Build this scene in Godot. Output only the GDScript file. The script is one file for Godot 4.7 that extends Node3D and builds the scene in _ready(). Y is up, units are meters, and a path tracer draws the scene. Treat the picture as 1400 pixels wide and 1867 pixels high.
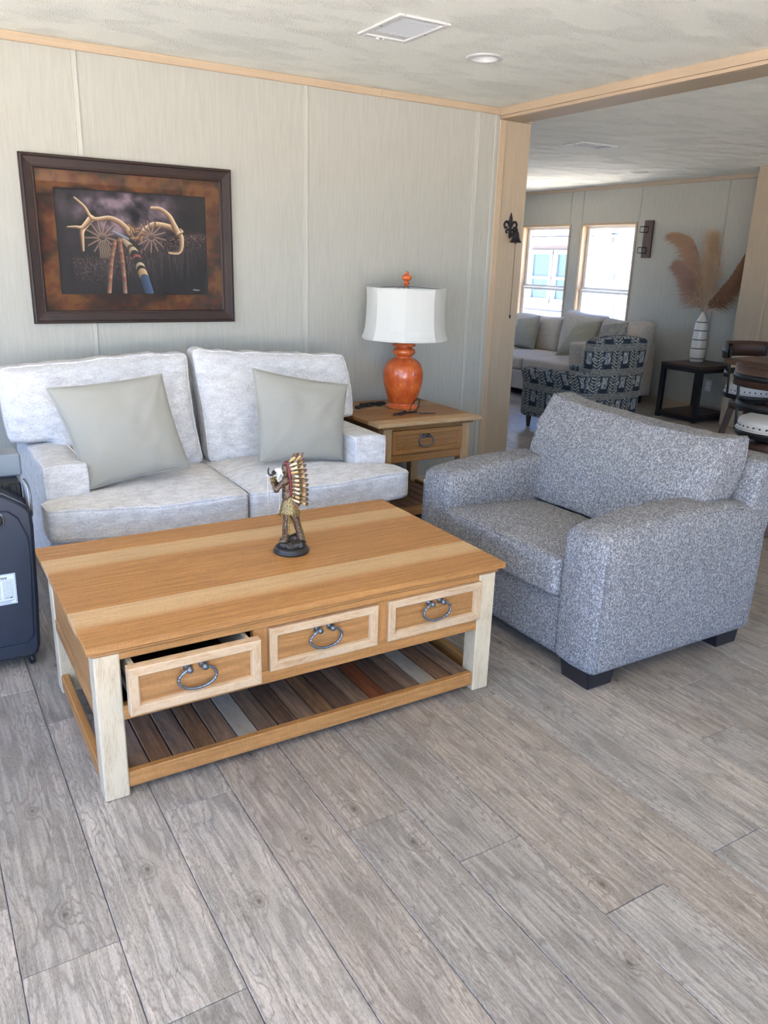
extends Node3D
# A living room that opens into a second room: loveseat, coffee table, armchair, lamp on an end table. y up, metres.
# x runs along the back wall, z towards the viewer; the back wall is at z = -4.28, the opening at x = 3.39, the far wall at x = 7.36.

const CEIL := 2.378
const BACK := -4.28
const OPEN_X := 3.39
const JAMB := 3.645
const FAR := 7.36
const END := -9.2
const NEAR := 2.2
const LEFT := -1.7
var M := {}
var used := {}
var rng := RandomNumberGenerator.new()

func _ready() -> void:
	rng.seed = 11
	view_and_light()
	materials()
	shell()
	windows_and_outside()
	coffee_table()
	armchair()
	loveseat()
	end_table()
	table_lamp()
	picture()
	air_conditioner()
	figurine()
	ceiling_fittings()
	wall_bell()
	far_couch()
	patterned_chair()
	console_and_vase()
	bar_table_and_stools()
	small_things()

func view_and_light() -> void:
	var cam := Camera3D.new()
	cam.name = "camera"
	cam.fov = 66.0536
	cam.near = 0.05
	cam.far = 200.0
	cam.position = Vector3(0, 1.45, 0)
	var y := deg_to_rad(-31.517)
	var p := deg_to_rad(-17.624)
	var r := deg_to_rad(1.771)
	cam.basis = Basis(Vector3.UP, y) * Basis(Vector3.RIGHT, p) * Basis(Vector3.BACK, r)
	var at := CameraAttributesPhysical.new()
	at.frustum_focus_distance = 3.0
	at.exposure_aperture = 8.0
	add_child(cam)
	cam.current = true
	var env := Environment.new()
	env.background_mode = Environment.BG_SKY
	var sky := Sky.new()
	var sm := ProceduralSkyMaterial.new()
	sm.sky_top_color = Color(0.25, 0.475, 0.83)
	sm.sky_horizon_color = Color(0.67, 0.815, 0.965)
	sm.sky_curve = 0.2
	sm.sky_energy_multiplier = 1.0
	sm.ground_bottom_color = Color(0.62, 0.56, 0.47)
	sm.ground_horizon_color = Color(0.7, 0.68, 0.64)
	sky.sky_material = sm
	env.sky = sky
	env.background_energy_multiplier = 2.2
	env.tonemap_mode = Environment.TONE_MAPPER_LINEAR
	env.tonemap_exposure = 5.55
	env.sdfgi_enabled = true
	env.ssao_enabled = true
	env.ssil_enabled = true
	var we := WorldEnvironment.new()
	we.name = "environment"
	we.environment = env
	add_child(we)
	var sun := DirectionalLight3D.new()
	sun.name = "sun"
	sun.light_color = Color(1.0, 0.975, 0.94)
	sun.light_energy = 4.9
	sun.light_angular_distance = 0.6
	sun.shadow_enabled = true
	sun.basis = Basis.looking_at(Vector3(0.08, -0.80, -0.55), Vector3.UP)
	add_child(sun)

# ---------------------------------------------------------------- naming and tagging
func numbered(called: String) -> String:
	var n: int = used.get(called, 0)
	used[called] = n + 1
	return called if n == 0 else "%s_%03d" % [called, n]

func thing(called: String, label: String, category: String, at := Vector3.ZERO, turn := 0.0, group := "") -> Node3D:
	var o := Node3D.new()
	o.name = numbered(called)
	add_child(o)
	o.position = at
	o.rotation.y = turn
	o.set_meta("label", label)
	o.set_meta("category", category)
	if group != "":
		o.set_meta("group", group)
	return o

func structure(called: String, label: String, category: String, at := Vector3.ZERO) -> Node3D:
	var o := thing(called, label, category, at)
	o.set_meta("kind", "structure")
	return o

func part(parent: Node, called: String, st: Variant, mat: Material, at := Vector3.ZERO, label := "") -> MeshInstance3D:
	var o := MeshInstance3D.new()
	o.name = called
	o.mesh = fin(st) if st is SurfaceTool else st
	o.material_override = mat
	o.position = at
	parent.add_child(o, true)
	if label != "":
		o.set_meta("label", label)
	return o

# ---------------------------------------------------------------- mesh helpers
func shape(flat := true) -> SurfaceTool:
	var st := SurfaceTool.new()
	st.begin(Mesh.PRIMITIVE_TRIANGLES)
	st.set_smooth_group(-1 if flat else 0)
	return st

func fin(st: SurfaceTool) -> ArrayMesh:
	st.generate_normals()
	st.index()
	return st.commit()

func tri(st: SurfaceTool, a: Vector3, b: Vector3, c: Vector3, ua := Vector2.ZERO, ub := Vector2.ZERO, uc := Vector2.ZERO) -> void:
	st.set_uv(ua); st.add_vertex(a)
	st.set_uv(uc); st.add_vertex(c)
	st.set_uv(ub); st.add_vertex(b)

func quad(st: SurfaceTool, a: Vector3, b: Vector3, c: Vector3, d: Vector3, ua := Vector2(0, 0), ub := Vector2(1, 0), uc := Vector2(1, 1), ud := Vector2(0, 1)) -> void:
	tri(st, a, b, c, ua, ub, uc)
	tri(st, a, c, d, ua, uc, ud)

func wood_uv(p: Vector3, a: int, g: int, o: Vector2) -> Vector2:
	if a == g:
		return Vector2(p[(g + 1) % 3], p[(g + 2) % 3]) / 0.25 + o
	return Vector2(p[3 - a - g] / 0.25 + o.x, p[g] / 1.0 + o.y)

# a box with chamfered edges; grain is the axis along which the texture's v runs (0.25 m by 1 m of wood to a texture)
func add_box(st: SurfaceTool, c: Vector3, s: Vector3, bev := 0.003, grain := 1, uvo := Vector2.ZERO, xf := Transform3D.IDENTITY) -> void:
	var h := s * 0.5
	bev = minf(bev, minf(h.x, minf(h.y, h.z)) * 0.9)
	for a in 3:
		var b := (a + 1) % 3
		var d := (a + 2) % 3
		for sg in [-1.0, 1.0]:
			var q: Array[Vector3] = []
			for k in [[-1, -1], [1, -1], [1, 1], [-1, 1]]:
				var p := Vector3.ZERO
				p[a] = sg * h[a]
				p[b] = k[0] * (h[b] - bev)
				p[d] = k[1] * (h[d] - bev)
				q.append(p)
			if sg < 0:
				q.reverse()
			quad(st, xf * (q[0] + c), xf * (q[1] + c), xf * (q[2] + c), xf * (q[3] + c), wood_uv(q[0], a, grain, uvo), wood_uv(q[1], a, grain, uvo), wood_uv(q[2], a, grain, uvo), wood_uv(q[3], a, grain, uvo))
	for a in 3:  # edges run along a
		var b := (a + 1) % 3
		var d := (a + 2) % 3
		for k in [[1, 1], [-1, 1], [-1, -1], [1, -1]]:
			var p0 := Vector3.ZERO
			var p1 := Vector3.ZERO
			p0[b] = k[0] * h[b]; p0[d] = k[1] * (h[d] - bev)
			p1[b] = k[0] * (h[b] - bev); p1[d] = k[1] * h[d]
			var e := Vector3.ZERO
			e[a] = h[a] - bev
			var q: Array[Vector3] = [p0 - e, p0 + e, p1 + e, p1 - e]
			if k[0] * k[1] > 0:
				q.reverse()
			var f := b if b != grain else d
			quad(st, xf * (q[0] + c), xf * (q[1] + c), xf * (q[2] + c), xf * (q[3] + c), wood_uv(q[0], f, grain, uvo), wood_uv(q[1], f, grain, uvo), wood_uv(q[2], f, grain, uvo), wood_uv(q[3], f, grain, uvo))
	for sx in [-1.0, 1.0]:
		for sy in [-1.0, 1.0]:
			for sz in [-1.0, 1.0]:
				var pa := Vector3(sx * h.x, sy * (h.y - bev), sz * (h.z - bev))
				var pb := Vector3(sx * (h.x - bev), sy * h.y, sz * (h.z - bev))
				var pc := Vector3(sx * (h.x - bev), sy * (h.y - bev), sz * h.z)
				var u := wood_uv(pa, 0 if grain != 0 else 1, grain, uvo)
				if sx * sy * sz > 0:
					tri(st, xf * (pa + c), xf * (pb + c), xf * (pc + c), u, u, u)
				else:
					tri(st, xf * (pa + c), xf * (pc + c), xf * (pb + c), u, u, u)

func box(c: Vector3, s: Vector3, bev := 0.003, grain := 1, xf := Transform3D.IDENTITY) -> SurfaceTool:
	var st := shape()
	add_box(st, c, s, bev, grain, Vector2(rng.randf(), rng.randf()), xf)
	return st

# min corner, max corner
func span(a: Vector3, b: Vector3, bev := 0.003, grain := 1) -> SurfaceTool:
	return box((a + b) * 0.5, (b - a).abs(), bev, grain)

func add_lathe(st: SurfaceTool, prof: Array, segs := 32, at := Vector3.ZERO, xf := Transform3D.IDENTITY) -> void:
	var run := 0.0
	for i in prof.size() - 1:
		var a: Vector2 = prof[i]
		var b: Vector2 = prof[i + 1]
		var nx := run + a.distance_to(b)
		for k in segs:
			var t0 := TAU * k / segs
			var t1 := TAU * (k + 1) / segs
			var d0 := Vector3(cos(t0), 0, -sin(t0))
			var d1 := Vector3(cos(t1), 0, -sin(t1))
			var p := [d0 * a.x + Vector3.UP * a.y, d1 * a.x + Vector3.UP * a.y, d1 * b.x + Vector3.UP * b.y, d0 * b.x + Vector3.UP * b.y]
			var u0 := float(k) / segs
			var u1 := float(k + 1) / segs
			for j in 4:
				p[j] = xf * (p[j] + at)
			if a.x < 1e-6:
				tri(st, p[0], p[2], p[3], Vector2(u0, run), Vector2(u1, nx), Vector2(u0, nx))
			elif b.x < 1e-6:
				tri(st, p[0], p[1], p[2], Vector2(u0, run), Vector2(u1, run), Vector2(u0, nx))
			else:
				quad(st, p[0], p[1], p[2], p[3], Vector2(u0, run), Vector2(u1, run), Vector2(u1, nx), Vector2(u0, nx))
		run = nx

# profile of (radius, height) from the bottom upwards
func lathe(prof: Array, segs := 32, at := Vector3.ZERO, flat := false) -> SurfaceTool:
	var st := shape(flat)
	add_lathe(st, prof, segs, at)
	return st

func smooth_profile(pts: Array, per := 5) -> Array:
	var out := []
	for i in pts.size() - 1:
		var p0: Vector2 = pts[maxi(i - 1, 0)]
		var p1: Vector2 = pts[i]
		var p2: Vector2 = pts[i + 1]
		var p3: Vector2 = pts[mini(i + 2, pts.size() - 1)]
		for k in per:
			out.append(p1.cubic_interpolate(p2, p0, p3, float(k) / per))
	out.append(pts[-1])
	return out

func curve(pts: Array, per := 6, closed := false) -> Array:
	var out := []
	var n := pts.size()
	for i in (n if closed else n - 1):
		var p0: Vector3 = pts[(i - 1 + n) % n] if closed else pts[maxi(i - 1, 0)]
		var p1: Vector3 = pts[i]
		var p2: Vector3 = pts[(i + 1) % n]
		var p3: Vector3 = pts[(i + 2) % n] if closed else pts[mini(i + 2, n - 1)]
		for k in per:
			out.append(p1.cubic_interpolate(p2, p0, p3, float(k) / per))
	if not closed:
		out.append(pts[-1])
	return out

func add_tube(st: SurfaceTool, pts: Array, r: float, segs := 8, closed := false, r_end := -1.0) -> void:
	var n := pts.size()
	var rings := []
	var side := Vector3.ZERO
	for i in n:
		var prev: Vector3 = pts[(i - 1 + n) % n] if closed else pts[maxi(i - 1, 0)]
		var next: Vector3 = pts[(i + 1) % n] if closed else pts[mini(i + 1, n - 1)]
		var t := (next - prev).normalized()
		if side == Vector3.ZERO:
			side = t.cross(Vector3.UP if absf(t.y) < 0.9 else Vector3.RIGHT).normalized()
		side = (side - t * side.dot(t)).normalized()
		var up := side.cross(t)
		var rr := r if r_end < 0 else lerpf(r, r_end, float(i) / (n - 1))
		var ring := []
		for k in segs:
			var a := TAU * k / segs
			ring.append(pts[i] + (side * cos(a) + up * sin(a)) * rr)
		rings.append(ring)
	for i in (n if closed else n - 1):
		var ra: Array = rings[i]
		var rb: Array = rings[(i + 1) % n]
		for k in segs:
			var l := (k + 1) % segs
			quad(st, ra[k], rb[k], rb[l], ra[l])
	if not closed:
		for k in range(1, segs - 1):
			tri(st, rings[0][0], rings[0][k], rings[0][k + 1])
			tri(st, rings[n - 1][0], rings[n - 1][k + 1], rings[n - 1][k])

func tube(pts: Array, r: float, segs := 8, closed := false, r_end := -1.0) -> SurfaceTool:
	var st := shape(false)
	add_tube(st, pts, r, segs, closed, r_end)
	return st

# a counter-clockwise outline in the x-y plane pushed from z0 to z1, its rims chamfered
func add_prism(st: SurfaceTool, poly: PackedVector2Array, z0: float, z1: float, bev := 0.0, xf := Transform3D.IDENTITY) -> void:
	var n := poly.size()
	var inner := PackedVector2Array()
	for i in n:
		var e0 := (poly[i] - poly[(i - 1 + n) % n]).normalized()
		var e1 := (poly[(i + 1) % n] - poly[i]).normalized()
		var n0 := Vector2(-e0.y, e0.x)
		var n1 := Vector2(-e1.y, e1.x)
		var m := (n0 + n1) / maxf(0.4, 1.0 + n0.dot(n1))
		inner.append(poly[i] + m * bev)
	var idx := Geometry2D.triangulate_polygon(inner)
	var v := func(p: Vector2, z: float) -> Vector3: return xf * Vector3(p.x, p.y, z)
	for i in range(0, idx.size(), 3):
		var a := inner[idx[i]]
		var b := inner[idx[i + 1]]
		var c := inner[idx[i + 2]]
		if (b - a).cross(c - a) < 0:
			var s := b
			b = c
			c = s
		tri(st, v.call(a, z1), v.call(b, z1), v.call(c, z1), a, b, c)
		tri(st, v.call(a, z0), v.call(c, z0), v.call(b, z0), a, c, b)
	for i in n:
		var j := (i + 1) % n
		quad(st, v.call(poly[i], z0 + bev), v.call(poly[j], z0 + bev), v.call(poly[j], z1 - bev), v.call(poly[i], z1 - bev))
		if bev > 0:
			quad(st, v.call(poly[i], z1 - bev), v.call(poly[j], z1 - bev), v.call(inner[j], z1), v.call(inner[i], z1))
			quad(st, v.call(inner[i], z0), v.call(inner[j], z0), v.call(poly[j], z0 + bev), v.call(poly[i], z0 + bev))

func prism(poly: PackedVector2Array, z0: float, z1: float, bev := 0.0, xf := Transform3D.IDENTITY, flat := true) -> SurfaceTool:
	var st := shape(flat)
	add_prism(st, poly, z0, z1, bev, xf)
	return st

# padded shapes: the cube [-1, 1]^3 with its edges rounded by r (a share of each half side), sent through f
func rounded(c: Vector3, r: Vector3) -> Vector3:
	var core := c.clamp(-(Vector3.ONE - r), Vector3.ONE - r)
	var d := (c - core) / r
	if d.length_squared() > 1e-9:
		d = d.normalized()
	return core + d * r

func add_pad(st: SurfaceTool, n: int, r: Vector3, f: Callable) -> void:
	for a in 3:
		var b := (a + 1) % 3
		var d := (a + 2) % 3
		for sg in [-1.0, 1.0]:
			var g := []
			for i in n + 1:
				var row := []
				for j in n + 1:
					var c := Vector3.ZERO
					c[a] = sg
					c[b] = sin((float(i) / n * 2 - 1) * PI / 2)
					c[d] = sin((float(j) / n * 2 - 1) * PI / 2)
					row.append(f.call(rounded(c, r)))
				g.append(row)
			for i in n:
				for j in n:
					if sg > 0:
						quad(st, g[i][j], g[i + 1][j], g[i + 1][j + 1], g[i][j + 1])
					else:
						quad(st, g[i][j], g[i][j + 1], g[i + 1][j + 1], g[i + 1][j])

func pad(n: int, r: Vector3, f: Callable) -> SurfaceTool:
	var st := shape(false)
	add_pad(st, n, r, f)
	return st

# a welt along the cube path through f
func welt(path: Array, r: Vector3, f: Callable, rad: float, per := 14) -> SurfaceTool:
	var pts := []
	for i in path.size() - 1:
		for k in per:
			pts.append(f.call(rounded((path[i] as Vector3).lerp(path[i + 1], float(k) / per), r)))
	pts.append(f.call(rounded(path[-1], r)))
	return tube(pts, rad, 7)

func bi(q: Array, u: float, v: float) -> Vector3:  # corners: top left, top right, bottom right, bottom left; u, v in -1..1 (v up)
	var a := (u + 1) * 0.5
	var b := (v + 1) * 0.5
	return (q[3] as Vector3).lerp(q[2], a).lerp((q[0] as Vector3).lerp(q[1], a), b)

# a knife-edge pillow between four corners, thickness t, with wrinkles running in from the corners
func add_pillow(st: SurfaceTool, q: Array, t: float, sd := 1, pinch := 0.05, n := 26) -> Array:
	var nz := FastNoiseLite.new()
	nz.seed = sd
	nz.frequency = 2.2
	var nrm := ((q[1] as Vector3) - (q[3] as Vector3)).cross((q[0] as Vector3) - (q[2] as Vector3)).normalized()
	var sides := []
	for sg in [-1.0, 1.0]:
		var g := []
		for i in n + 1:
			var row := []
			for j in n + 1:
				var u := sin((float(i) / n * 2 - 1) * PI / 2)
				var v := sin((float(j) / n * 2 - 1) * PI / 2)
				var uu := u * (1 - pinch * (1 - v * v))
				var vv := v * (1 - pinch * (1 - u * u))
				var bulge := pow(maxf(0.0, (1 - u * u) * (1 - v * v)), 0.42)
				var p := bi(q, uu, vv)
				var wr := nz.get_noise_2d(u * 0.6 + 9, v * 0.6) * 0.22 + nz.get_noise_2d(u * 2.0, v * 2.0 + 7) * 0.06 + 0.22 * sin(17.0 * atan2(1.02 - absf(v), 1.02 - absf(u)) + sd) * exp(-2.6 * (2.0 - absf(u) - absf(v)))
				row.append(p + nrm * sg * t * 0.5 * bulge * (1 + wr))
			g.append(row)
		sides.append(g)
	for i in n:
		for j in n:
			var f: Array = sides[1]
			quad(st, f[i][j], f[i + 1][j], f[i + 1][j + 1], f[i][j + 1])
			f = sides[0]
			quad(st, f[i][j], f[i][j + 1], f[i + 1][j + 1], f[i + 1][j])
	var rim := []
	var e: Array = sides[1]
	for i in n: rim.append(e[i][0])
	for i in n: rim.append(e[n][i])
	for i in n: rim.append(e[n - i][n])
	for i in n: rim.append(e[0][n - i])
	return rim

# body of tapered capsules [a, b, ra, rb] joined with a smooth minimum, meshed as surface nets
func add_blob(st: SurfaceTool, bones: Array, cell: float, k := 0.008, rough := 0.0) -> void:
	var lo := Vector3.ONE * 1e9
	var hi := -lo
	for b in bones:
		var rm: float = maxf(b[2], b[3]) + cell * 2
		lo = lo.min((b[0] as Vector3).min(b[1]) - Vector3.ONE * rm)
		hi = hi.max((b[0] as Vector3).max(b[1]) + Vector3.ONE * rm)
	var nz := FastNoiseLite.new()
	nz.frequency = 1.0
	var dim := Vector3i(((hi - lo) / cell).ceil()) + Vector3i.ONE
	var f := PackedFloat32Array()
	f.resize(dim.x * dim.y * dim.z)
	f.fill(1.0)
	for b in bones:
		var a: Vector3 = b[0]
		var ab: Vector3 = (b[1] as Vector3) - a
		var l2 := maxf(ab.length_squared(), 1e-9)
		var ra: float = b[2]
		var rb: float = b[3]
		var rm := maxf(ra, rb) + cell * 2 + k
		var i0 := Vector3i(((a.min(b[1]) - Vector3.ONE * rm - lo) / cell).floor()).clamp(Vector3i.ZERO, dim - Vector3i.ONE)
		var i1 := Vector3i(((a.max(b[1]) + Vector3.ONE * rm - lo) / cell).ceil()).clamp(Vector3i.ZERO, dim - Vector3i.ONE)
		for z in range(i0.z, i1.z + 1):
			for y in range(i0.y, i1.y + 1):
				var row := (z * dim.y + y) * dim.x
				for x in range(i0.x, i1.x + 1):
					var p := lo + Vector3(x, y, z) * cell
					var t := clampf((p - a).dot(ab) / l2, 0, 1)
					var d := p.distance_to(a + ab * t) - lerpf(ra, rb, t)
					var o := f[row + x]
					var h := maxf(k - absf(o - d), 0.0) / k
					f[row + x] = minf(o, d) - h * h * k * 0.25
	if rough > 0:
		for z in dim.z:
			for y in dim.y:
				for x in dim.x:
					var at := (z * dim.y + y) * dim.x + x
					if absf(f[at]) < 0.02:
						f[at] += nz.get_noise_3d(x * 0.35, y * 0.2, z * 0.35) * rough
	var vert := {}
	var sx := 1
	var sy := dim.x
	var sz := dim.x * dim.y
	var offs := [0, sx, sy, sx + sy, sz, sx + sz, sy + sz, sx + sy + sz]
	var edges := [[0, 1], [0, 2], [0, 4], [1, 3], [1, 5], [2, 3], [2, 6], [4, 5], [4, 6], [3, 7], [5, 7], [6, 7]]
	for z in dim.z - 1:
		for y in dim.y - 1:
			for x in dim.x - 1:
				var at := z * sz + y * sy + x
				var neg := 0
				for o in offs:
					if f[at + o] < 0: neg += 1
				if neg == 0 or neg == 8:
					continue
				var sum := Vector3.ZERO
				var cnt := 0
				for e in edges:
					var va := f[at + offs[e[0]]]
					var vb := f[at + offs[e[1]]]
					if (va < 0) != (vb < 0):
						var t := va / (va - vb)
						var pa := Vector3(e[0] & 1, (e[0] >> 1) & 1, e[0] >> 2)
						var pb := Vector3(e[1] & 1, (e[1] >> 1) & 1, e[1] >> 2)
						sum += pa.lerp(pb, t)
						cnt += 1
				vert[at] = lo + (Vector3(x, y, z) + sum / cnt) * cell
	for at: int in vert:
		for ax in 3:
			var st1: int = [sx, sy, sz][ax]
			var b: int = [sy, sz, sx][ax]
			var c: int = [sz, sx, sy][ax]
			var v0 := f[at]
			var v1 := f[at + st1]
			if (v0 < 0) == (v1 < 0):
				continue
			if not (vert.has(at - b) and vert.has(at - c) and vert.has(at - b - c)):
				continue
			var q := [vert[at], vert[at - b], vert[at - b - c], vert[at - c]]
			if v0 < 0:
				quad(st, q[0], q[1], q[2], q[3])
			else:
				quad(st, q[3], q[2], q[1], q[0])

func blob(bones: Array, cell: float, k := 0.008, rough := 0.0) -> SurfaceTool:
	var st := shape(false)
	add_blob(st, bones, cell, k, rough)
	return st

# ---------------------------------------------------------------- textures and materials
func nimg(w: int, h: int, freq: float, sd: int, oct := 3, sx := 1, sy := 1, kind := FastNoiseLite.TYPE_SIMPLEX_SMOOTH) -> PackedByteArray:
	var n := FastNoiseLite.new()
	n.seed = sd
	n.noise_type = kind
	n.frequency = freq
	n.fractal_type = FastNoiseLite.FRACTAL_FBM if oct > 1 else FastNoiseLite.FRACTAL_NONE
	n.fractal_octaves = oct
	var im := n.get_seamless_image(w / sx, h / sy, false, false, 0.15)
	im.convert(Image.FORMAT_L8)
	if sx > 1 or sy > 1:
		im.resize(w, h, Image.INTERPOLATE_CUBIC)
	return im.get_data()

func rgb_image(w: int, h: int, d: PackedByteArray) -> Image:
	return Image.create_from_data(w, h, false, Image.FORMAT_RGB8, d)

func tex(im: Image) -> ImageTexture:
	return ImageTexture.create_from_image(im)

func normal_of(im: Image, k: float) -> ImageTexture:
	var g: Image = im.duplicate()
	g.convert(Image.FORMAT_RGBA8)
	g.bump_map_to_normal_map(k)
	g.convert(Image.FORMAT_RGB8)
	return tex(g)

# floor plank print: 0.2 m by 1.3 m of grey-brown oak with arches, streaks, knots and a crack
func plank_image(sd: int) -> Image:
	var w := 384
	var h := 1792
	var r := RandomNumberGenerator.new()
	r.seed = sd * 77 + 5
	var streak := nimg(w, h, 0.035, sd, 4, 1, 24)
	var fib := nimg(w, h, 0.20, sd + 50, 2, 1, 9)
	var pore := nimg(w, h, 0.28, sd + 80, 2, 1, 5)
	var warp := nimg(w, h, 0.02, sd + 90, 3, 2, 8)
	var blot := nimg(w, h, 0.012, sd + 120, 3, 2, 4)
	var uc := r.randf_range(0.3, 0.7)
	var vc := r.randf_range(0.05, 0.5)
	var vc2 := vc + r.randf_range(0.3, 0.5)
	var fq := r.randf_range(13, 19)
	var knots := []
	for i in r.randi_range(1, 2):
		knots.append([r.randf_range(0.25, 0.75), r.randf_range(0.1, 0.9), r.randf_range(0.018, 0.034)])
	var cu := r.randf_range(0.2, 0.8)
	var cv := r.randf_range(0.15, 0.6)
	var cl := r.randf_range(0.12, 0.3)
	var out := PackedByteArray()
	out.resize(w * h * 3)
	var i := 0
	for y in h:
		var v := float(y) / h
		var dv2 := 0.075 * (1.0 - exp(-(v - vc) * (v - vc) * 16.0)) + 0.05 * (1.0 - exp(-(v - vc2) * (v - vc2) * 26.0))
		var crack := v > cv and v < cv + cl
		for x in w:
			var u := float(x) / w
			var wp := (warp[i] - 128) * 0.0011
			var du := u - uc + wp
			var fld := sqrt(du * du + dv2)
			var dark := 0.0
			for k in knots:
				var ku: float = u - k[0]
				var kv: float = (v - k[1]) * 4.2
				var d2 := ku * ku + kv * kv
				var s: float = k[2]
				fld += 0.05 * exp(-d2 * 14.0) + 0.12 * exp(-d2 * 120.0)
				if d2 < 0.02:
					dark += exp(-d2 / (s * s)) * 0.55 + exp(-d2 * 90.0) * 0.16
			var ring := sin(fld * fq * TAU)
			ring = 0.55 - absf(ring) * absf(ring) * 1.3 if ring < 0 else 0.55
			var val := 0.53 + ring * (0.11 + clampf((streak[i] - 100) * 0.0016, 0.0, 0.14)) + (streak[i] - 128) * 0.0012 + (fib[i] - 128) * 0.0010 + (pore[i] - 128) * 0.0011 + (blot[i] - 128) * 0.0007
			if pore[i] < 92:
				val -= (92 - pore[i]) * 0.0040
			if crack:
				var cd := absf(u - cu - wp * 0.6 - (v - cv) * 0.12)
				if cd < 0.012:
					val -= (0.012 - cd) * 26.0
			val = clampf(val - dark, 0.0, 1.0)
			var wm := (blot[i] - 128) * 0.012
			out[i * 3] = int(clampf(100 + val * 110 + wm, 0, 255))
			out[i * 3 + 1] = int(clampf(94 + val * 109, 0, 255))
			out[i * 3 + 2] = int(clampf(85 + val * 108 - wm, 0, 255))
			i += 1
	return rgb_image(w, h, out)

# furniture wood that repeats: 0.25 m by 1 m
func wood_image(sd: int, dark: Color, light: Color, contrast := 1.0, saw := 0.0, wash := Color(0, 0, 0, 0)) -> Image:
	var w := 256
	var h := 1024
	var streak := nimg(w, h, 0.05, sd, 4, 1, 32)
	var fib := nimg(w, h, 0.3, sd + 3, 2, 1, 12)
	var warp := nimg(w, h, 0.02, sd + 7, 2, 2, 8)
	var rough := nimg(w, h, 0.035, sd + 9, 4, 1, 6)
	var cross := nimg(w, h, 0.32, sd + 13, 2, 10, 1)
	var out := PackedByteArray()
	out.resize(w * h * 3)
	var i := 0
	for y in h:
		for x in w:
			var ring := sin((float(x) / w * 7.0 + (warp[i] - 128) * 0.011) * TAU)
			var val := 0.5 + contrast * (ring * 0.10 + (streak[i] - 128) * 0.0036 + (fib[i] - 128) * 0.0018)
			if saw > 0:
				val += saw * (cross[i] - 128) * 0.0026
			val = clampf(val, 0, 1)
			var c := dark.lerp(light, val)
			if wash.a > 0:
				var k := clampf(0.80 + (rough[i] - 118) * 0.006 + (fib[i] - 128) * 0.006, 0, 1) * wash.a
				c = c.lerp(wash, k)
			out[i * 3] = int(c.r * 255)
			out[i * 3 + 1] = int(c.g * 255)
			out[i * 3 + 2] = int(c.b * 255)
			i += 1
	return rgb_image(w, h, out)

func mat(c: Color, rough := 0.7, metal := 0.0) -> StandardMaterial3D:
	var m := StandardMaterial3D.new()
	m.albedo_color = c
	m.roughness = rough
	m.metallic = metal
	return m

func c8(r: int, g: int, b: int) -> Color:
	return Color(r / 255.0, g / 255.0, b / 255.0)

func wood_mat(im: Image, rough := 0.6, tint := Color.WHITE, bump := 1.6) -> StandardMaterial3D:
	var m := mat(tint, rough)
	m.albedo_texture = tex(im)
	m.normal_enabled = true
	m.normal_texture = normal_of(im, bump)
	return m

func tinted(m: StandardMaterial3D, c: Color) -> StandardMaterial3D:
	var o: StandardMaterial3D = m.duplicate()
	o.albedo_color = c
	return o

func triplanar(m: StandardMaterial3D, metres: float, world := false) -> StandardMaterial3D:
	m.uv1_triplanar = true
	m.uv1_world_triplanar = world
	m.uv1_scale = Vector3.ONE / metres
	m.uv1_triplanar_sharpness = 6.0
	return m

# knitted tweed: ribs along v, each stitch of its own yarn colour; 0.4 m square
func tweed_images() -> Array:
	var s := 1024
	var im := Image.create(s, s, false, Image.FORMAT_RGB8)
	var hi := Image.create(s, s, false, Image.FORMAT_RGB8)
	var r := RandomNumberGenerator.new()
	r.seed = 4
	var yarn := [c8(84, 86, 93), c8(106, 107, 113), c8(140, 140, 144), c8(160, 162, 166), c8(198, 199, 200), c8(218, 218, 216), c8(142, 134, 124), c8(112, 106, 100), c8(182, 178, 172)]
	im.fill(c8(112, 114, 120))
	hi.fill(Color(0.2, 0.2, 0.2))
	var x := 0
	while x < s:
		var wd := r.randi_range(7, 10)
		var y := -r.randi_range(0, 12)
		while y < s:
			var l := r.randi_range(7, 17)
			var c: Color = yarn[r.randi() % yarn.size()].lerp(c8(146, 144, 143), 0.3)
			var b := r.randf_range(0.55, 1.0)
			var dx := r.randi_range(-1, 1)
			im.fill_rect(Rect2i(x + dx, y, wd - 1, l - 1), c.darkened(0.12))
			im.fill_rect(Rect2i(x + dx + 1, y + 1, maxi(1, wd - 4), l - 3), c.lightened(0.10))
			if r.randf() < 0.5:
				im.fill_rect(Rect2i(x + r.randi_range(0, wd - 3), y + r.randi_range(0, 5), 2, r.randi_range(3, 7)), yarn[r.randi() % yarn.size()])
			hi.fill_rect(Rect2i(x + dx, y, wd - 1, l - 1), Color(b, b, b) * 0.75)
			hi.fill_rect(Rect2i(x + dx + 1, y + 2, maxi(1, wd - 4), l - 4), Color(b, b, b))
			y += l
		x += wd
	return [im, hi]

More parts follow.
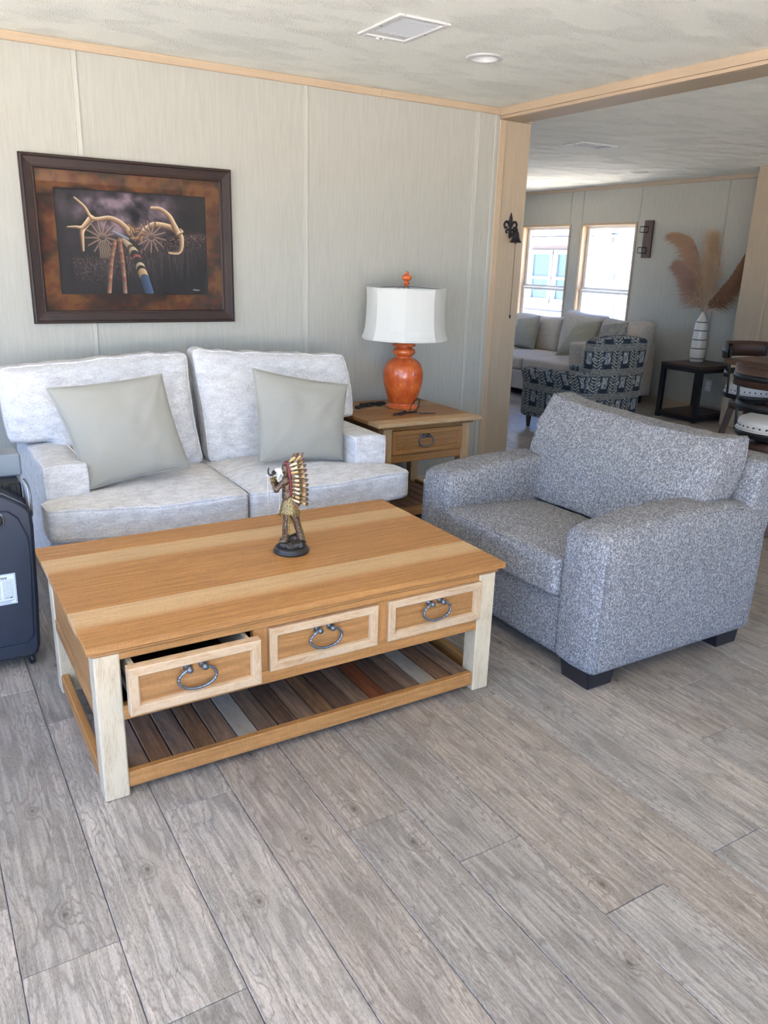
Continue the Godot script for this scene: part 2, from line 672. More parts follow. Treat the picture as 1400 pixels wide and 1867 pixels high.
# pale heathered upholstery with slubs both ways; 0.5 m square
func heather_images(base: Color, lo: Color, hi: Color, n: int, sd: int) -> Array:
	var s := 1024
	var im := Image.create(s, s, false, Image.FORMAT_RGB8)
	var bump := Image.create(s, s, false, Image.FORMAT_RGB8)
	im.fill(base)
	bump.fill(Color(0.5, 0.5, 0.5))
	var r := RandomNumberGenerator.new()
	r.seed = sd
	var cl := FastNoiseLite.new()
	cl.seed = sd
	cl.frequency = 0.012
	for k in n:
		var p := Vector2i(r.randi() % s, r.randi() % s)
		var t := clampf(0.5 + cl.get_noise_2d(p.x * 0.5, p.y) * 0.5 + r.randfn(0, 0.28), 0, 1)
		var c := lo.lerp(base, t * 2) if t < 0.5 else base.lerp(hi, t * 2 - 1)
		var sz := Vector2i(r.randi_range(6, 30), r.randi_range(2, 3))
		if r.randf() < 0.2:
			sz = Vector2i(r.randi_range(2, 4), r.randi_range(6, 22))
		im.fill_rect(Rect2i(p, sz), c)
		var b := r.randf_range(0.3, 0.8)
		bump.fill_rect(Rect2i(p, sz), Color(b, b, b))
	return [im, bump]

func cloth(ims: Array, metres: float, bump: float, tint := Color.WHITE) -> StandardMaterial3D:
	var m := mat(tint, 0.95)
	m.metallic_specular = 0.25
	m.albedo_texture = tex(ims[0])
	m.normal_enabled = true
	m.normal_texture = normal_of(ims[1], bump)
	return triplanar(m, metres)

func seg_dist(p: Vector2, a: Vector2, b: Vector2) -> float:
	var ab := b - a
	var t := clampf((p - a).dot(ab) / maxf(ab.length_squared(), 1e-9), 0, 1)
	return p.distance_to(a + ab * t)

# a soft-edged stroke along points, its width running from w0 to w1, shaded across from c0 to c1
func stroke(im: Image, pts: Array, w0: float, w1: float, c0: Color, c1: Color) -> void:
	var n := pts.size()
	for i in n - 1:
		var a: Vector2 = pts[i]
		var b: Vector2 = pts[i + 1]
		var ra := lerpf(w0, w1, float(i) / (n - 1))
		var rb := lerpf(w0, w1, float(i + 1) / (n - 1))
		var rm := maxf(ra, rb) + 1.5
		var ab := b - a
		var nn := Vector2(-ab.y, ab.x).normalized()
		for y in range(maxi(0, int(minf(a.y, b.y) - rm)), mini(im.get_height(), int(maxf(a.y, b.y) + rm) + 1)):
			for x in range(maxi(0, int(minf(a.x, b.x) - rm)), mini(im.get_width(), int(maxf(a.x, b.x) + rm) + 1)):
				var p := Vector2(x, y)
				var t := clampf((p - a).dot(ab) / maxf(ab.length_squared(), 1e-9), 0, 1)
				var d := p.distance_to(a + ab * t)
				var rr := lerpf(ra, rb, t)
				var al := clampf(rr - d + 0.7, 0, 1)
				if al > 0:
					var s := clampf((p - a).dot(nn) / maxf(rr, 0.5) * 0.5 + 0.5 + rng.randf_range(-0.12, 0.12), 0, 1)
					im.set_pixel(x, y, im.get_pixel(x, y).lerp(c0.lerp(c1, s), al))

func spline(pts: Array, per := 7) -> Array:
	return smooth_profile(pts, per)

func materials() -> void:
	for i in 4:
		var im := plank_image(i + 1)
		var base := mat(Color.WHITE, 0.37)
		base.albedo_texture = tex(im)
		base.normal_enabled = true
		base.normal_texture = normal_of(im, 0.9)
		base.metallic_specular = 0.5
		var tints := [Color(0.95, 0.945, 0.94), Color(0.91, 0.895, 0.885), Color(1.0, 0.985, 0.97), Color(0.94, 0.91, 0.885)]
		for k in 4:
			M["plank%d" % (i * 4 + k)] = tinted(base, tints[k])
	var w1 := wood_image(21, c8(146, 102, 56), c8(212, 160, 102), 0.55, 0.6)
	var w2 := wood_image(33, c8(136, 96, 54), c8(202, 152, 98), 0.6, 0.45)
	var wl := wood_image(45, c8(176, 138, 96), c8(220, 186, 144), 0.7, 0.9, Color(0.86, 0.79, 0.68, 0.55))
	var ww := wood_image(57, c8(186, 164, 134), c8(216, 200, 174), 0.7, 0.9, Color(0.88, 0.83, 0.73, 0.85))
	var ws := wood_image(63, c8(92, 72, 56), c8(150, 122, 98), 1.0, 0.15)
	var wt := wood_image(71, c8(190, 170, 146), c8(212, 192, 166), 0.55, 0.0)
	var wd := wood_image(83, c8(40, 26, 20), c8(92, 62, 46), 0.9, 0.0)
	M.wood = wood_mat(w1, 0.5, Color(0.97, 0.935, 0.87))
	M.wood_b = wood_mat(w2, 0.5, Color(0.98, 0.95, 0.89))
	M.wood_light = wood_mat(wl, 0.6, Color(0.95, 0.93, 0.91))
	M.white_wood = wood_mat(ww, 0.65, Color(0.94, 0.92, 0.88))
	# boards washed pale along their back half, the wash fading out towards the front
	var wf := wood_image(91, c8(156, 112, 66), c8(212, 160, 104), 0.5, 0.6)
	var wp := wood_image(45, c8(186, 152, 112), c8(222, 192, 152), 0.6, 1.1)
	for y in wf.get_height():
		for x in wf.get_width():
			var u := float(x) / wf.get_width()
			wf.set_pixel(x, y, wf.get_pixel(x, y).lerp(wp.get_pixel(x, y), smoothstep(0.20, 0.27, u) * (1.0 - smoothstep(0.58, 0.80, u))))
	M.wood_fade = wood_mat(wf, 0.55, Color(0.96, 0.925, 0.86))
	M.slat = wood_mat(ws, 0.6)
	M.slat_b = tinted(M.slat, Color(0.82, 0.78, 0.76))
	M.slat_c = tinted(M.slat, Color(1.0, 0.92, 0.82))
	M.slat_red = tinted(M.slat, Color(0.95, 0.68, 0.5))
	M.slat_grey = tinted(M.white_wood, Color(0.74, 0.74, 0.76))
	M.end_wood = tinted(M.wood, Color(0.86, 0.85, 0.84))
	M.end_light = tinted(M.wood_light, Color(0.90, 0.86, 0.80))
	M.end_frame = tinted(M.wood_b, Color(0.98, 0.96, 0.92))
	M.trim = wood_mat(wt, 0.55)
	M.trim.albedo_color = Color(0.92, 0.905, 0.885)
	M.jamb = tinted(M.trim, Color(0.87, 0.875, 0.87))
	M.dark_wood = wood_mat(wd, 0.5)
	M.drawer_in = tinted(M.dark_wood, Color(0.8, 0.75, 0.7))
	# walls: printed vinyl panels with a vertical embossed grain
	var grain := nimg(512, 1024, 0.16, 301, 3, 1, 26)
	var fine := nimg(512, 1024, 0.05, 305, 2, 1, 12)
	var d := PackedByteArray()
	d.resize(512 * 1024 * 3)
	var hd := PackedByteArray()
	hd.resize(512 * 1024 * 3)
	for i in 512 * 1024:
		var a := (grain[i] - 128) * 0.04 + (fine[i] - 128) * 0.03
		d[i * 3] = int(clampf(172 + a, 0, 255))
		d[i * 3 + 1] = int(clampf(171 + a, 0, 255))
		d[i * 3 + 2] = int(clampf(161 + a, 0, 255))
		var b := 100
		if grain[i] > 168:
			b += mini(110, (grain[i] - 168) * 5)
		hd[i * 3] = b
		hd[i * 3 + 1] = b
		hd[i * 3 + 2] = b
	M.wall = mat(Color.WHITE, 0.62)
	M.wall.albedo_texture = tex(rgb_image(512, 1024, d))
	M.wall.normal_enabled = true
	M.wall.normal_texture = normal_of(rgb_image(512, 1024, hd), 0.45)
	triplanar(M.wall, 1.0)
	M.wall.uv1_scale = Vector3(1.6, 0.8, 1.6)
	M.strip = mat(c8(181, 180, 171), 0.5)
	M.wall_plain = mat(c8(192, 189, 181), 0.8)
	# ceiling: stippled plaster, the dabs in drifting bands
	var dab := nimg(1024, 1024, 0.21, 401, 2)
	var band := nimg(1024, 1024, 0.006, 407, 3, 2, 1)
	var cd := PackedByteArray()
	cd.resize(1024 * 1024 * 3)
	for i in 1024 * 1024:
		var k := clampf((band[i] - 100) * 0.012, 0.16, 0.8)
		var b := int(clampf(50 + maxf(0, dab[i] - 128) * 4.0 * k, 0, 255))
		cd[i * 3] = b
		cd[i * 3 + 1] = b
		cd[i * 3 + 2] = b
	M.ceiling = mat(c8(242, 243, 234), 0.75)
	M.ceiling.normal_enabled = true
	M.ceiling.normal_texture = normal_of(rgb_image(1024, 1024, cd), 5.0)
	triplanar(M.ceiling, 1.5, true)
	# fabrics
	var tw := tweed_images()
	M.tweed = cloth(tw, 0.42, 3.5)
	var he := heather_images(c8(220, 218, 216), c8(192, 188, 187), c8(240, 239, 238), 60000, 9)
	M.heather = cloth(he, 0.55, 2.2)
	var cr := heather_images(c8(186, 176, 163), c8(164, 154, 142), c8(204, 196, 184), 20000, 19)
	M.cream = cloth(cr, 0.5, 1.2)
	M.sage = mat(c8(163, 160, 148), 0.85)
	M.sage.rim_enabled = true
	M.sage.rim = 0.25
	M.far_strip = mat(c8(160, 160, 150), 0.6)
	M.sage_far = mat(c8(150, 146, 128), 0.85)
	M.black_block = mat(c8(28, 28, 34), 0.35)
	M.ikat = cloth([ikat_image(), ikat_image()], 0.42, 0.6)
	# metals and plastics
	M.iron = mat(c8(44, 42, 46), 0.55, 0.6)
	M.pewter = mat(c8(118, 122, 126), 0.36, 0.85)
	M.black = mat(c8(16, 16, 18), 0.45)
	M.white = mat(c8(208, 209, 207), 0.45)
	M.vent_dark = mat(c8(44, 46, 50), 0.8)
	M.vent_slat = mat(c8(196, 200, 204), 0.5)
	M.navy = mat(c8(40, 47, 59), 0.36)
	M.vinyl = mat(c8(236, 238, 238), 0.4)
	M.pane = mat(Color(0.93, 0.97, 0.97, 0.06), 0.02)
	M.pane_clear = mat(Color(1, 1, 1, 0.0), 0.01)
	M.pane_clear.transparency = BaseMaterial3D.TRANSPARENCY_ALPHA
	M.pane.transparency = BaseMaterial3D.TRANSPARENCY_ALPHA
	# lamp glaze: orange with pale flecks in clusters
	var fl := Image.create(512, 512, false, Image.FORMAT_RGB8)
	var on := nimg(512, 512, 0.02, 501, 3)
	for y in 512:
		for x in 512:
			var k := (on[y * 512 + x] - 128) / 128.0
			fl.set_pixel(x, y, Color(0.78 + k * 0.07, 0.36 + k * 0.07, 0.15 + k * 0.03))
	var fr := RandomNumberGenerator.new()
	fr.seed = 77
	for k in 5200:
		var x := fr.randi() % 508
		var y := fr.randi() % 508
		if on[y * 512 + x] > 136 and fr.randf() < 0.75:
			var sz := Vector2i(fr.randi_range(1, 2), fr.randi_range(1, 3))
			fl.fill_rect(Rect2i(Vector2i(x, y), sz), Color(0.95, 0.74, 0.58).lerp(Color(0.88, 0.5, 0.3), fr.randf()))
	M.glaze = mat(Color.WHITE, 0.16)
	M.glaze.albedo_texture = tex(fl)
	M.glaze.clearcoat_enabled = true
	M.glaze.clearcoat = 0.6
	M.shade = mat(c8(214, 214, 207), 0.9)
	M.shade.backlight_enabled = true
	M.shade.backlight = Color(0.35, 0.34, 0.3)

# blue-black and cream ikat: rows of diamonds, leaf chevrons and striped blocks
func ikat_image() -> Image:
	var s := 512
	var im := Image.create(s, s, false, Image.FORMAT_RGB8)
	var ink := c8(46, 54, 64)
	var slate := c8(92, 100, 106)
	var cream := c8(206, 204, 192)
	var blue := c8(96, 116, 150)
	var nz := nimg(s, s, 0.06, 611, 2, 1, 4)
	for y in s:
		for x in s:
			var jx := x + (nz[y * s + x] - 128) * 0.11
			var cx := fposmod(jx, 256.0)
			var cy := float(y % 256)
			var c := ink
			if cx < 76 and cy > 90 and cy < 206:  # striped block
				var k := int(cx / 9.5) % 4
				c = [slate, cream, blue, cream][k] if k != 0 or cx > 9 else slate
			elif cy < 70:  # lattice of small diamonds
				var dd := absf(fposmod(cx, 42.0) - 21) + absf(fposmod(cy, 35.0) - 17)
				c = cream if fposmod(dd, 14.0) < 6.0 else ink
			elif cx > 92:  # leaf chevrons round a stem
				var dx := absf(cx - 168.0)
				var t := fposmod(cy * 1.2 + dx * 0.9, 40.0)
				c = cream if t < 14 and dx > 5 and dx < 62 else (slate if dx < 74 and t > 26 else ink)
				var rd := absf(absf(cx - 232) + absf(cy - 150) * 0.8 - 17)
				if rd < 5:
					c = cream
			elif cy < 90:
				c = slate
			im.set_pixel(x, y, c.lerp(slate, clampf((nz[(y * 3 % s) * s + x] - 110) * 0.006, 0, 0.45)))
	return im

# ---------------------------------------------------------------- the setting
func ceiling_tiles(st: SurfaceTool, x0: float, x1: float, z0: float, z1: float, holes: Array) -> void:
	var xs := [x0, x1]
	for h in holes:
		xs.append(h.position.x)
		xs.append(h.end.x)
	xs.sort()
	for i in xs.size() - 1:
		if xs[i + 1] - xs[i] < 1e-4:
			continue
		var zs := [z0, z1]
		for h in holes:
			if h.position.x < xs[i] + 1e-4 and h.end.x > xs[i + 1] - 1e-4:
				zs.append(h.position.y)
				zs.append(h.end.y)
		zs.sort()
		for j in range(0, zs.size(), 2):
			add_box(st, Vector3((xs[i] + xs[i + 1]) * 0.5, CEIL + 0.02, (zs[j] + zs[j + 1]) * 0.5), Vector3(xs[i + 1] - xs[i], 0.04, zs[j + 1] - zs[j]), 0.0)

func sq(x: float, z: float, a: float, b: float) -> Rect2:
	return Rect2(x - a * 0.5, z - b * 0.5, a, b)

func shell() -> void:
	# floor: a slab and the planks in view one by one
	var fl := structure("floor", "grey-brown oak-look plank floor running away from the viewer through both rooms", "floor")
	part(fl, "subfloor", span(Vector3(LEFT - 0.12, -0.2, END - 0.12), Vector3(FAR + 0.14, -0.012, NEAR + 0.12)), mat(c8(60, 54, 48)))
	var joints := {-1: -1.678, 0: -1.46, 1: -2.43, 2: -1.833, 3: -2.05, 4: -1.522, 5: -1.286, 6: -2.2, 7: -1.89, 8: -0.99, 9: -2.12, 10: -1.35, 11: -1.61, 12: -1.476}
	var rest := shape()
	var pw := 0.2008
	var pl := 1.22
	for k in range(-9, 37):
		var xa := 0.0425 + k * pw
		var xb := minf(xa + pw, FAR)
		if xa >= FAR - 0.01:
			continue
		var j0: float = joints.get(k, -1.0 - fposmod(k * 0.437, pl))
		var z1 := j0
		while z1 + pl < NEAR + pl:
			z1 += pl
		while z1 > END:
			var z0 := z1 - pl
			var a := maxf(z0, END)
			var b := minf(z1, NEAR)
			z1 = z0
			if b - a < 0.01 or (xa > OPEN_X and xb < JAMB and b < BACK):
				continue
			var seen := xb > -0.3 and b > -6.4 and a < -0.55 and b > a + 0.02 and not (xa < OPEN_X - 0.2 and b < BACK) and xa + (a + 1.0) * 1.9 < 4.6
			var st := shape() if seen else rest
			var h := Vector3(xb - xa - 0.0015, 0.012, b - a - 0.0016)
			add_plank(st, Vector3((xa + xb) * 0.5, -0.006, (a + b) * 0.5), h)
			if seen:
				part(fl, "plank", st, M["plank%d" % (rng.randi() % 16)])
	var rp := part(fl, "plank_field", rest, M.plank1)
	rp.set_meta("kind", "stuff")
	# ceiling, with the openings its fittings sit in
	var ce := structure("ceiling", "off-white stippled ceiling over both rooms", "ceiling")
	var st2 := shape()
	ceiling_tiles(st2, LEFT - 0.6, FAR + 0.4, END - 0.3, NEAR + 0.6, [sq(1.966, -3.17, 0.205, 0.30), sq(2.532, -3.352, 0.125, 0.125), sq(4.887, -5.02, 0.32, 0.18), sq(6.565, -6.02, 0.125, 0.125)])
	part(ce, "plaster", st2, M.ceiling)
	part(ce, "attic", span(Vector3(LEFT - 0.6, CEIL + 0.14, END - 0.3), Vector3(FAR + 0.4, CEIL + 0.26, NEAR + 0.6)), M.wall_plain)
	# back wall: panels with double-ridged cover strips
	var wb := structure("wall_back", "warm grey vinyl panel wall with vertical grain behind the loveseat", "wall")
	var seams := [LEFT, -0.33, 0.858, 2.045, 3.213, 3.385]
	for i in seams.size() - 1:
		part(wb, "panel", span(Vector3(seams[i], 0, BACK - 0.1), Vector3(seams[i + 1], CEIL, BACK), 0.0015), M.wall)
	for i in range(1, 5):
		var s := shape()
		add_box(s, Vector3(seams[i], CEIL * 0.5, BACK + 0.0015), Vector3(0.026, CEIL, 0.003), 0.001)
		for e in [-0.0125, 0.0125]:
			add_box(s, Vector3(seams[i] + e, CEIL * 0.5, BACK + 0.003), Vector3(0.0045, CEIL, 0.006), 0.0015)
		part(wb, "cover_strip", s, M.strip)
	part(wb, "cover_strip", span(Vector3(3.345, 0, BACK), Vector3(3.362, CEIL, BACK + 0.006), 0.002), M.strip)
	# far wall with its two window openings
	var wf := structure("wall_far", "grey panel wall with two windows at the far end of the second room", "wall")
	var fz := [END, -8.66, -7.77, -7.56, -6.70, -5.54, -4.3, -2.0, 0.2, NEAR]
	for i in fz.size() - 1:
		var win := i == 1 or i == 3
		if win:
			part(wf, "panel", span(Vector3(FAR, 1.95, fz[i]), Vector3(FAR + 0.12, CEIL, fz[i + 1]), 0.001), M.wall)
			part(wf, "panel", span(Vector3(FAR, 0, fz[i]), Vector3(FAR + 0.12, 0.43, fz[i + 1]), 0.001), M.wall)
		else:
			part(wf, "panel", span(Vector3(FAR, 0, fz[i]), Vector3(FAR + 0.12, CEIL, fz[i + 1]), 0.001), M.wall)
	for z in [-7.785, -7.575, -6.67, -5.54]:
		var y0 := 1.99 if z < -6.0 else 0.0
		part(wf, "cover_strip", span(Vector3(FAR - 0.004, y0, z - 0.009), Vector3(FAR, CEIL, z + 0.009), 0.001), M.far_strip)
	# the walls that are out of view, with the openings that let the daylight in
	var wl := structure("wall_left", "grey panel wall with three windows to the left of the loveseat, out of view", "wall")
	for b in [[END, -3.35, 0.0, CEIL], [-3.35, -2.35, 0.0, 0.55], [-3.35, -2.35, 2.05, CEIL], [-2.35, -2.1, 0.0, CEIL], [-2.1, -0.9, 0.0, 0.55], [-2.1, -0.9, 2.05, CEIL], [-0.9, -0.5, 0.0, CEIL], [-0.5, 1.7, 0.0, 0.35], [-0.5, 1.7, 2.1, CEIL], [1.7, NEAR, 0.0, CEIL]]:
		part(wl, "panel", span(Vector3(LEFT - 0.12, b[2], b[0]), Vector3(LEFT, b[3], b[1]), 0.0), M.wall_plain)
	var wn := structure("wall_near", "grey panel wall with a patio door behind the viewer", "wall")
	for b in [[LEFT - 0.12, -1.5, 0.0, CEIL], [-1.5, 1.3, 2.1, CEIL], [1.3, 1.6, 0.0, CEIL], [1.6, 4.0, 2.25, CEIL], [4.0, 4.8, 0.0, CEIL], [4.8, 6.4, 0.0, 0.8], [4.8, 6.4, 2.0, CEIL], [6.4, FAR + 0.14, 0.0, CEIL]]:
		part(wn, "panel", span(Vector3(b[0], b[2], NEAR), Vector3(b[1], b[3], NEAR + 0.12), 0.0), M.wall_plain)
	# an unlit hall opens behind the viewer
	var wh := structure("wall_hall", "unlit hallway opening in the wall behind the viewer", "hallway")
	for b in [[1.5, 1.6, NEAR + 0.12, 5.5], [4.0, 4.1, NEAR + 0.12, 5.5], [1.5, 4.1, 5.4, 5.5]]:
		part(wh, "panel", span(Vector3(b[0], 0, b[2]), Vector3(b[1], CEIL, b[3]), 0.0), M.wall_plain)
	part(wh, "floor_slab", span(Vector3(1.5, -0.2, NEAR + 0.12), Vector3(4.1, 0.0, 5.5), 0.0), mat(c8(96, 88, 80), 0.6))
	part(wh, "ceiling_slab", span(Vector3(1.5, CEIL, NEAR + 0.5), Vector3(4.1, CEIL + 0.1, 5.5), 0.0), M.wall_plain)
	var we := structure("wall_rear", "end wall of the second room, hidden from view", "wall")
	for b in [[LEFT - 0.12, 4.7, 0.0, CEIL], [4.7, 5.8, 0.0, 0.9], [4.7, 5.8, 2.0, CEIL], [5.8, FAR + 0.14, 0.0, CEIL]]:
		part(we, "panel", span(Vector3(b[0], b[2], END - 0.12), Vector3(b[1], b[3], END), 0.0), M.wall_plain)
	var w5 := structure("window_5", "small window in the end wall of the second room, out of view", "window")
	var f5 := shape()
	for x in [4.73, 5.25, 5.77]:
		add_box(f5, Vector3(x, 1.45, END - 0.06), Vector3(0.06, 1.1, 0.06), 0.004)
	part(w5, "frame", f5, M.vinyl)
	# the wall between the rooms, its wood-faced end and the header over the opening
	var wm := structure("wall_middle", "wall between the two rooms", "wall")
	part(wm, "panel", span(Vector3(OPEN_X, 0, END), Vector3(JAMB, CEIL, BACK - 0.02), 0.0), M.wall_plain)
	var t3 := structure("trim_1", "pale wood jamb at the end of the wall between the rooms", "jamb")
	part(t3, "jamb_board", span(Vector3(3.437, 0, BACK - 0.03), Vector3(JAMB, 2.316, BACK - 0.008), 0.002), M.jamb)
	part(t3, "corner_strip", span(Vector3(3.385, 0, BACK - 0.03), Vector3(3.437, 2.316, BACK + 0.003), 0.004), M.trim)
	part(t3, "end_cap", span(Vector3(3.41, 2.316, BACK - 0.03), Vector3(JAMB, 2.342, BACK - 0.002), 0.002), M.trim)
	var t2 := structure("trim_2", "pale wood header beam over the opening between the rooms", "beam")
	part(t2, "fascia_board", span(Vector3(OPEN_X - 0.012, 2.334, BACK), Vector3(OPEN_X + 0.01, CEIL, NEAR), 0.0015, 2), M.trim)
	part(t2, "lower_lip", span(Vector3(OPEN_X - 0.007, 2.316, BACK), Vector3(OPEN_X + 0.01, 2.333, NEAR), 0.0015, 2), M.trim)
	part(t2, "underside_board", span(Vector3(OPEN_X + 0.01, 2.316, BACK), Vector3(3.59, 2.33, NEAR), 0.0015, 2), M.jamb)
	part(t2, "core", span(Vector3(OPEN_X + 0.01, 2.33, BACK), Vector3(3.59, CEIL, NEAR), 0.0), M.wall_plain)
	var t4 := structure("trim_3", "pale wood ceiling moulding along the wall behind the loveseat", "moulding")
	for b in [[LEFT, -0.2], [-0.2, 2.517], [2.518, 3.378]]:
		part(t4, "moulding", span(Vector3(b[0], 2.338, BACK), Vector3(b[1], CEIL, BACK + 0.014), 0.003, 0), M.trim)
	var t5 := structure("trim_4", "brown ceiling moulding along the far wall with the windows", "moulding")
	part(t5, "moulding", span(Vector3(FAR - 0.014, 2.335, END), Vector3(FAR, CEIL, -4.93), 0.003, 2), M.jamb)
	var bb := structure("baseboard_back", "pale baseboard at the foot of the wall behind the end table", "baseboard")
	part(bb, "board", span(Vector3(LEFT, 0, BACK), Vector3(3.385, 0.075, BACK + 0.011), 0.004, 0), tinted(M.jamb, Color(0.95, 0.94, 0.92)))
	var bf := structure("baseboard_far", "pale baseboard along the far wall", "baseboard")
	part(bf, "board", span(Vector3(FAR - 0.011, 0, END), Vector3(FAR, 0.075, NEAR), 0.004, 2), M.jamb)
	# the wood-faced side of the kitchen wall on the right
	var wk := structure("wall_kitchen", "pale wood-panelled end wall on the right behind the bar table", "wall")
	var zb := [-4.93, -4.66, -3.9, -2.7, -1.5]
	for i in zb.size() - 1:
		part(wk, "panel", span(Vector3(6.92, 0, zb[i]), Vector3(FAR, CEIL, zb[i + 1]), 0.002), M.jamb)
	for i in [1, 2, 3]:
		part(wk, "cover_strip", span(Vector3(6.912, 0, zb[i] - 0.012), Vector3(6.92, CEIL, zb[i] + 0.012), 0.003), M.trim)

func add_plank(st: SurfaceTool, c: Vector3, s: Vector3) -> void:
	var flip := rng.randf() < 0.5
	var mir := rng.randf() < 0.5
	var vo := rng.randf_range(0.0, maxf(0.0, 1.0 - s.z / 1.3))
	var h := s * 0.5
	var b := 0.0018
	var uv := func(x: float, z: float) -> Vector2:
		var u := (x / s.x) * 0.96 + 0.5
		var v := vo + (z + h.z) / 1.3
		return Vector2(1 - u if mir else u, 1 - v if flip else v)
	var t := [Vector3(-h.x + b, h.y, h.z - b), Vector3(h.x - b, h.y, h.z - b), Vector3(h.x - b, h.y, -h.z + b), Vector3(-h.x + b, h.y, -h.z + b)]
	var o := [Vector3(-h.x, h.y - b, h.z), Vector3(h.x, h.y - b, h.z), Vector3(h.x, h.y - b, -h.z), Vector3(-h.x, h.y - b, -h.z)]
	quad(st, c + t[0], c + t[1], c + t[2], c + t[3], uv.call(t[0].x, t[0].z), uv.call(t[1].x, t[1].z), uv.call(t[2].x, t[2].z), uv.call(t[3].x, t[3].z))
	for i in 4:
		var j := (i + 1) % 4
		var ui: Vector2 = uv.call(o[i].x, o[i].z)
		var uj: Vector2 = uv.call(o[j].x, o[j].z)
		quad(st, c + o[i], c + o[j], c + t[j], c + t[i], ui, uj, uj, ui)
		var dn := Vector3(0, -s.y + b, 0)
		quad(st, c + o[i] + dn, c + o[j] + dn, c + o[j], c + o[i], ui, uj, uj, ui)

func window(called: String, label: String, x: float, za: float, zb: float, y0: float, y1: float, rail: float) -> void:
	var w := structure(called, label, "window")
	var f := shape()
	for b in [[za, za + 0.012, y0, y1], [zb - 0.012, zb, y0, y1], [za, zb, y1 - 0.012, y1], [za, zb, y0, y0 + 0.012]]:
		add_box(f, Vector3(x + 0.06, (b[2] + b[3]) * 0.5, (b[0] + b[1]) * 0.5), Vector3(0.118 if b[1] - b[0] < 0.1 else 0.115, b[3] - b[2], b[1] - b[0]), 0.001)
	part(w, "reveal", f, tinted(M.trim, Color(1, 0.97, 0.92)))
	var cs := shape()
	for b in [[za - 0.022, za + 0.006, y0, y1 + 0.022], [zb - 0.006, zb + 0.022, y0, y1 + 0.022], [za, zb, y1 - 0.004, y1 + 0.022]]:
		add_box(cs, Vector3(x - 0.005, (b[2] + b[3]) * 0.5, (b[0] + b[1]) * 0.5), Vector3(0.01, b[3] - b[2], b[1] - b[0]), 0.002)
	part(w, "casing", cs, M.jamb)
	var o := 0.045
	for s in [["upper_sash", rail, y1 - 0.012, 0.095], ["lower_sash", y0 + 0.012, rail, 0.07]]:
		var fr := shape()
		var xx: float = x + s[3]
		for b in [[za + 0.012, za + 0.012 + o, s[1], s[2]], [zb - 0.012 - o, zb - 0.012, s[1], s[2]], [za + 0.012 + o, zb - 0.012 - o, s[2] - 0.032, s[2]], [za + 0.012 + o, zb - 0.012 - o, s[1], s[1] + 0.032]]:
			add_box(fr, Vector3(xx, (b[2] + b[3]) * 0.5, (b[0] + b[1]) * 0.5), Vector3(0.024, b[3] - b[2], b[1] - b[0]), 0.003)
		var sash := part(w, s[0], fr, M.vinyl)
		part(sash, "pane", span(Vector3(xx - 0.002, s[1] + 0.03, za + 0.055), Vector3(xx + 0.002, s[2] - 0.03, zb - 0.055), 0.0), M.pane)

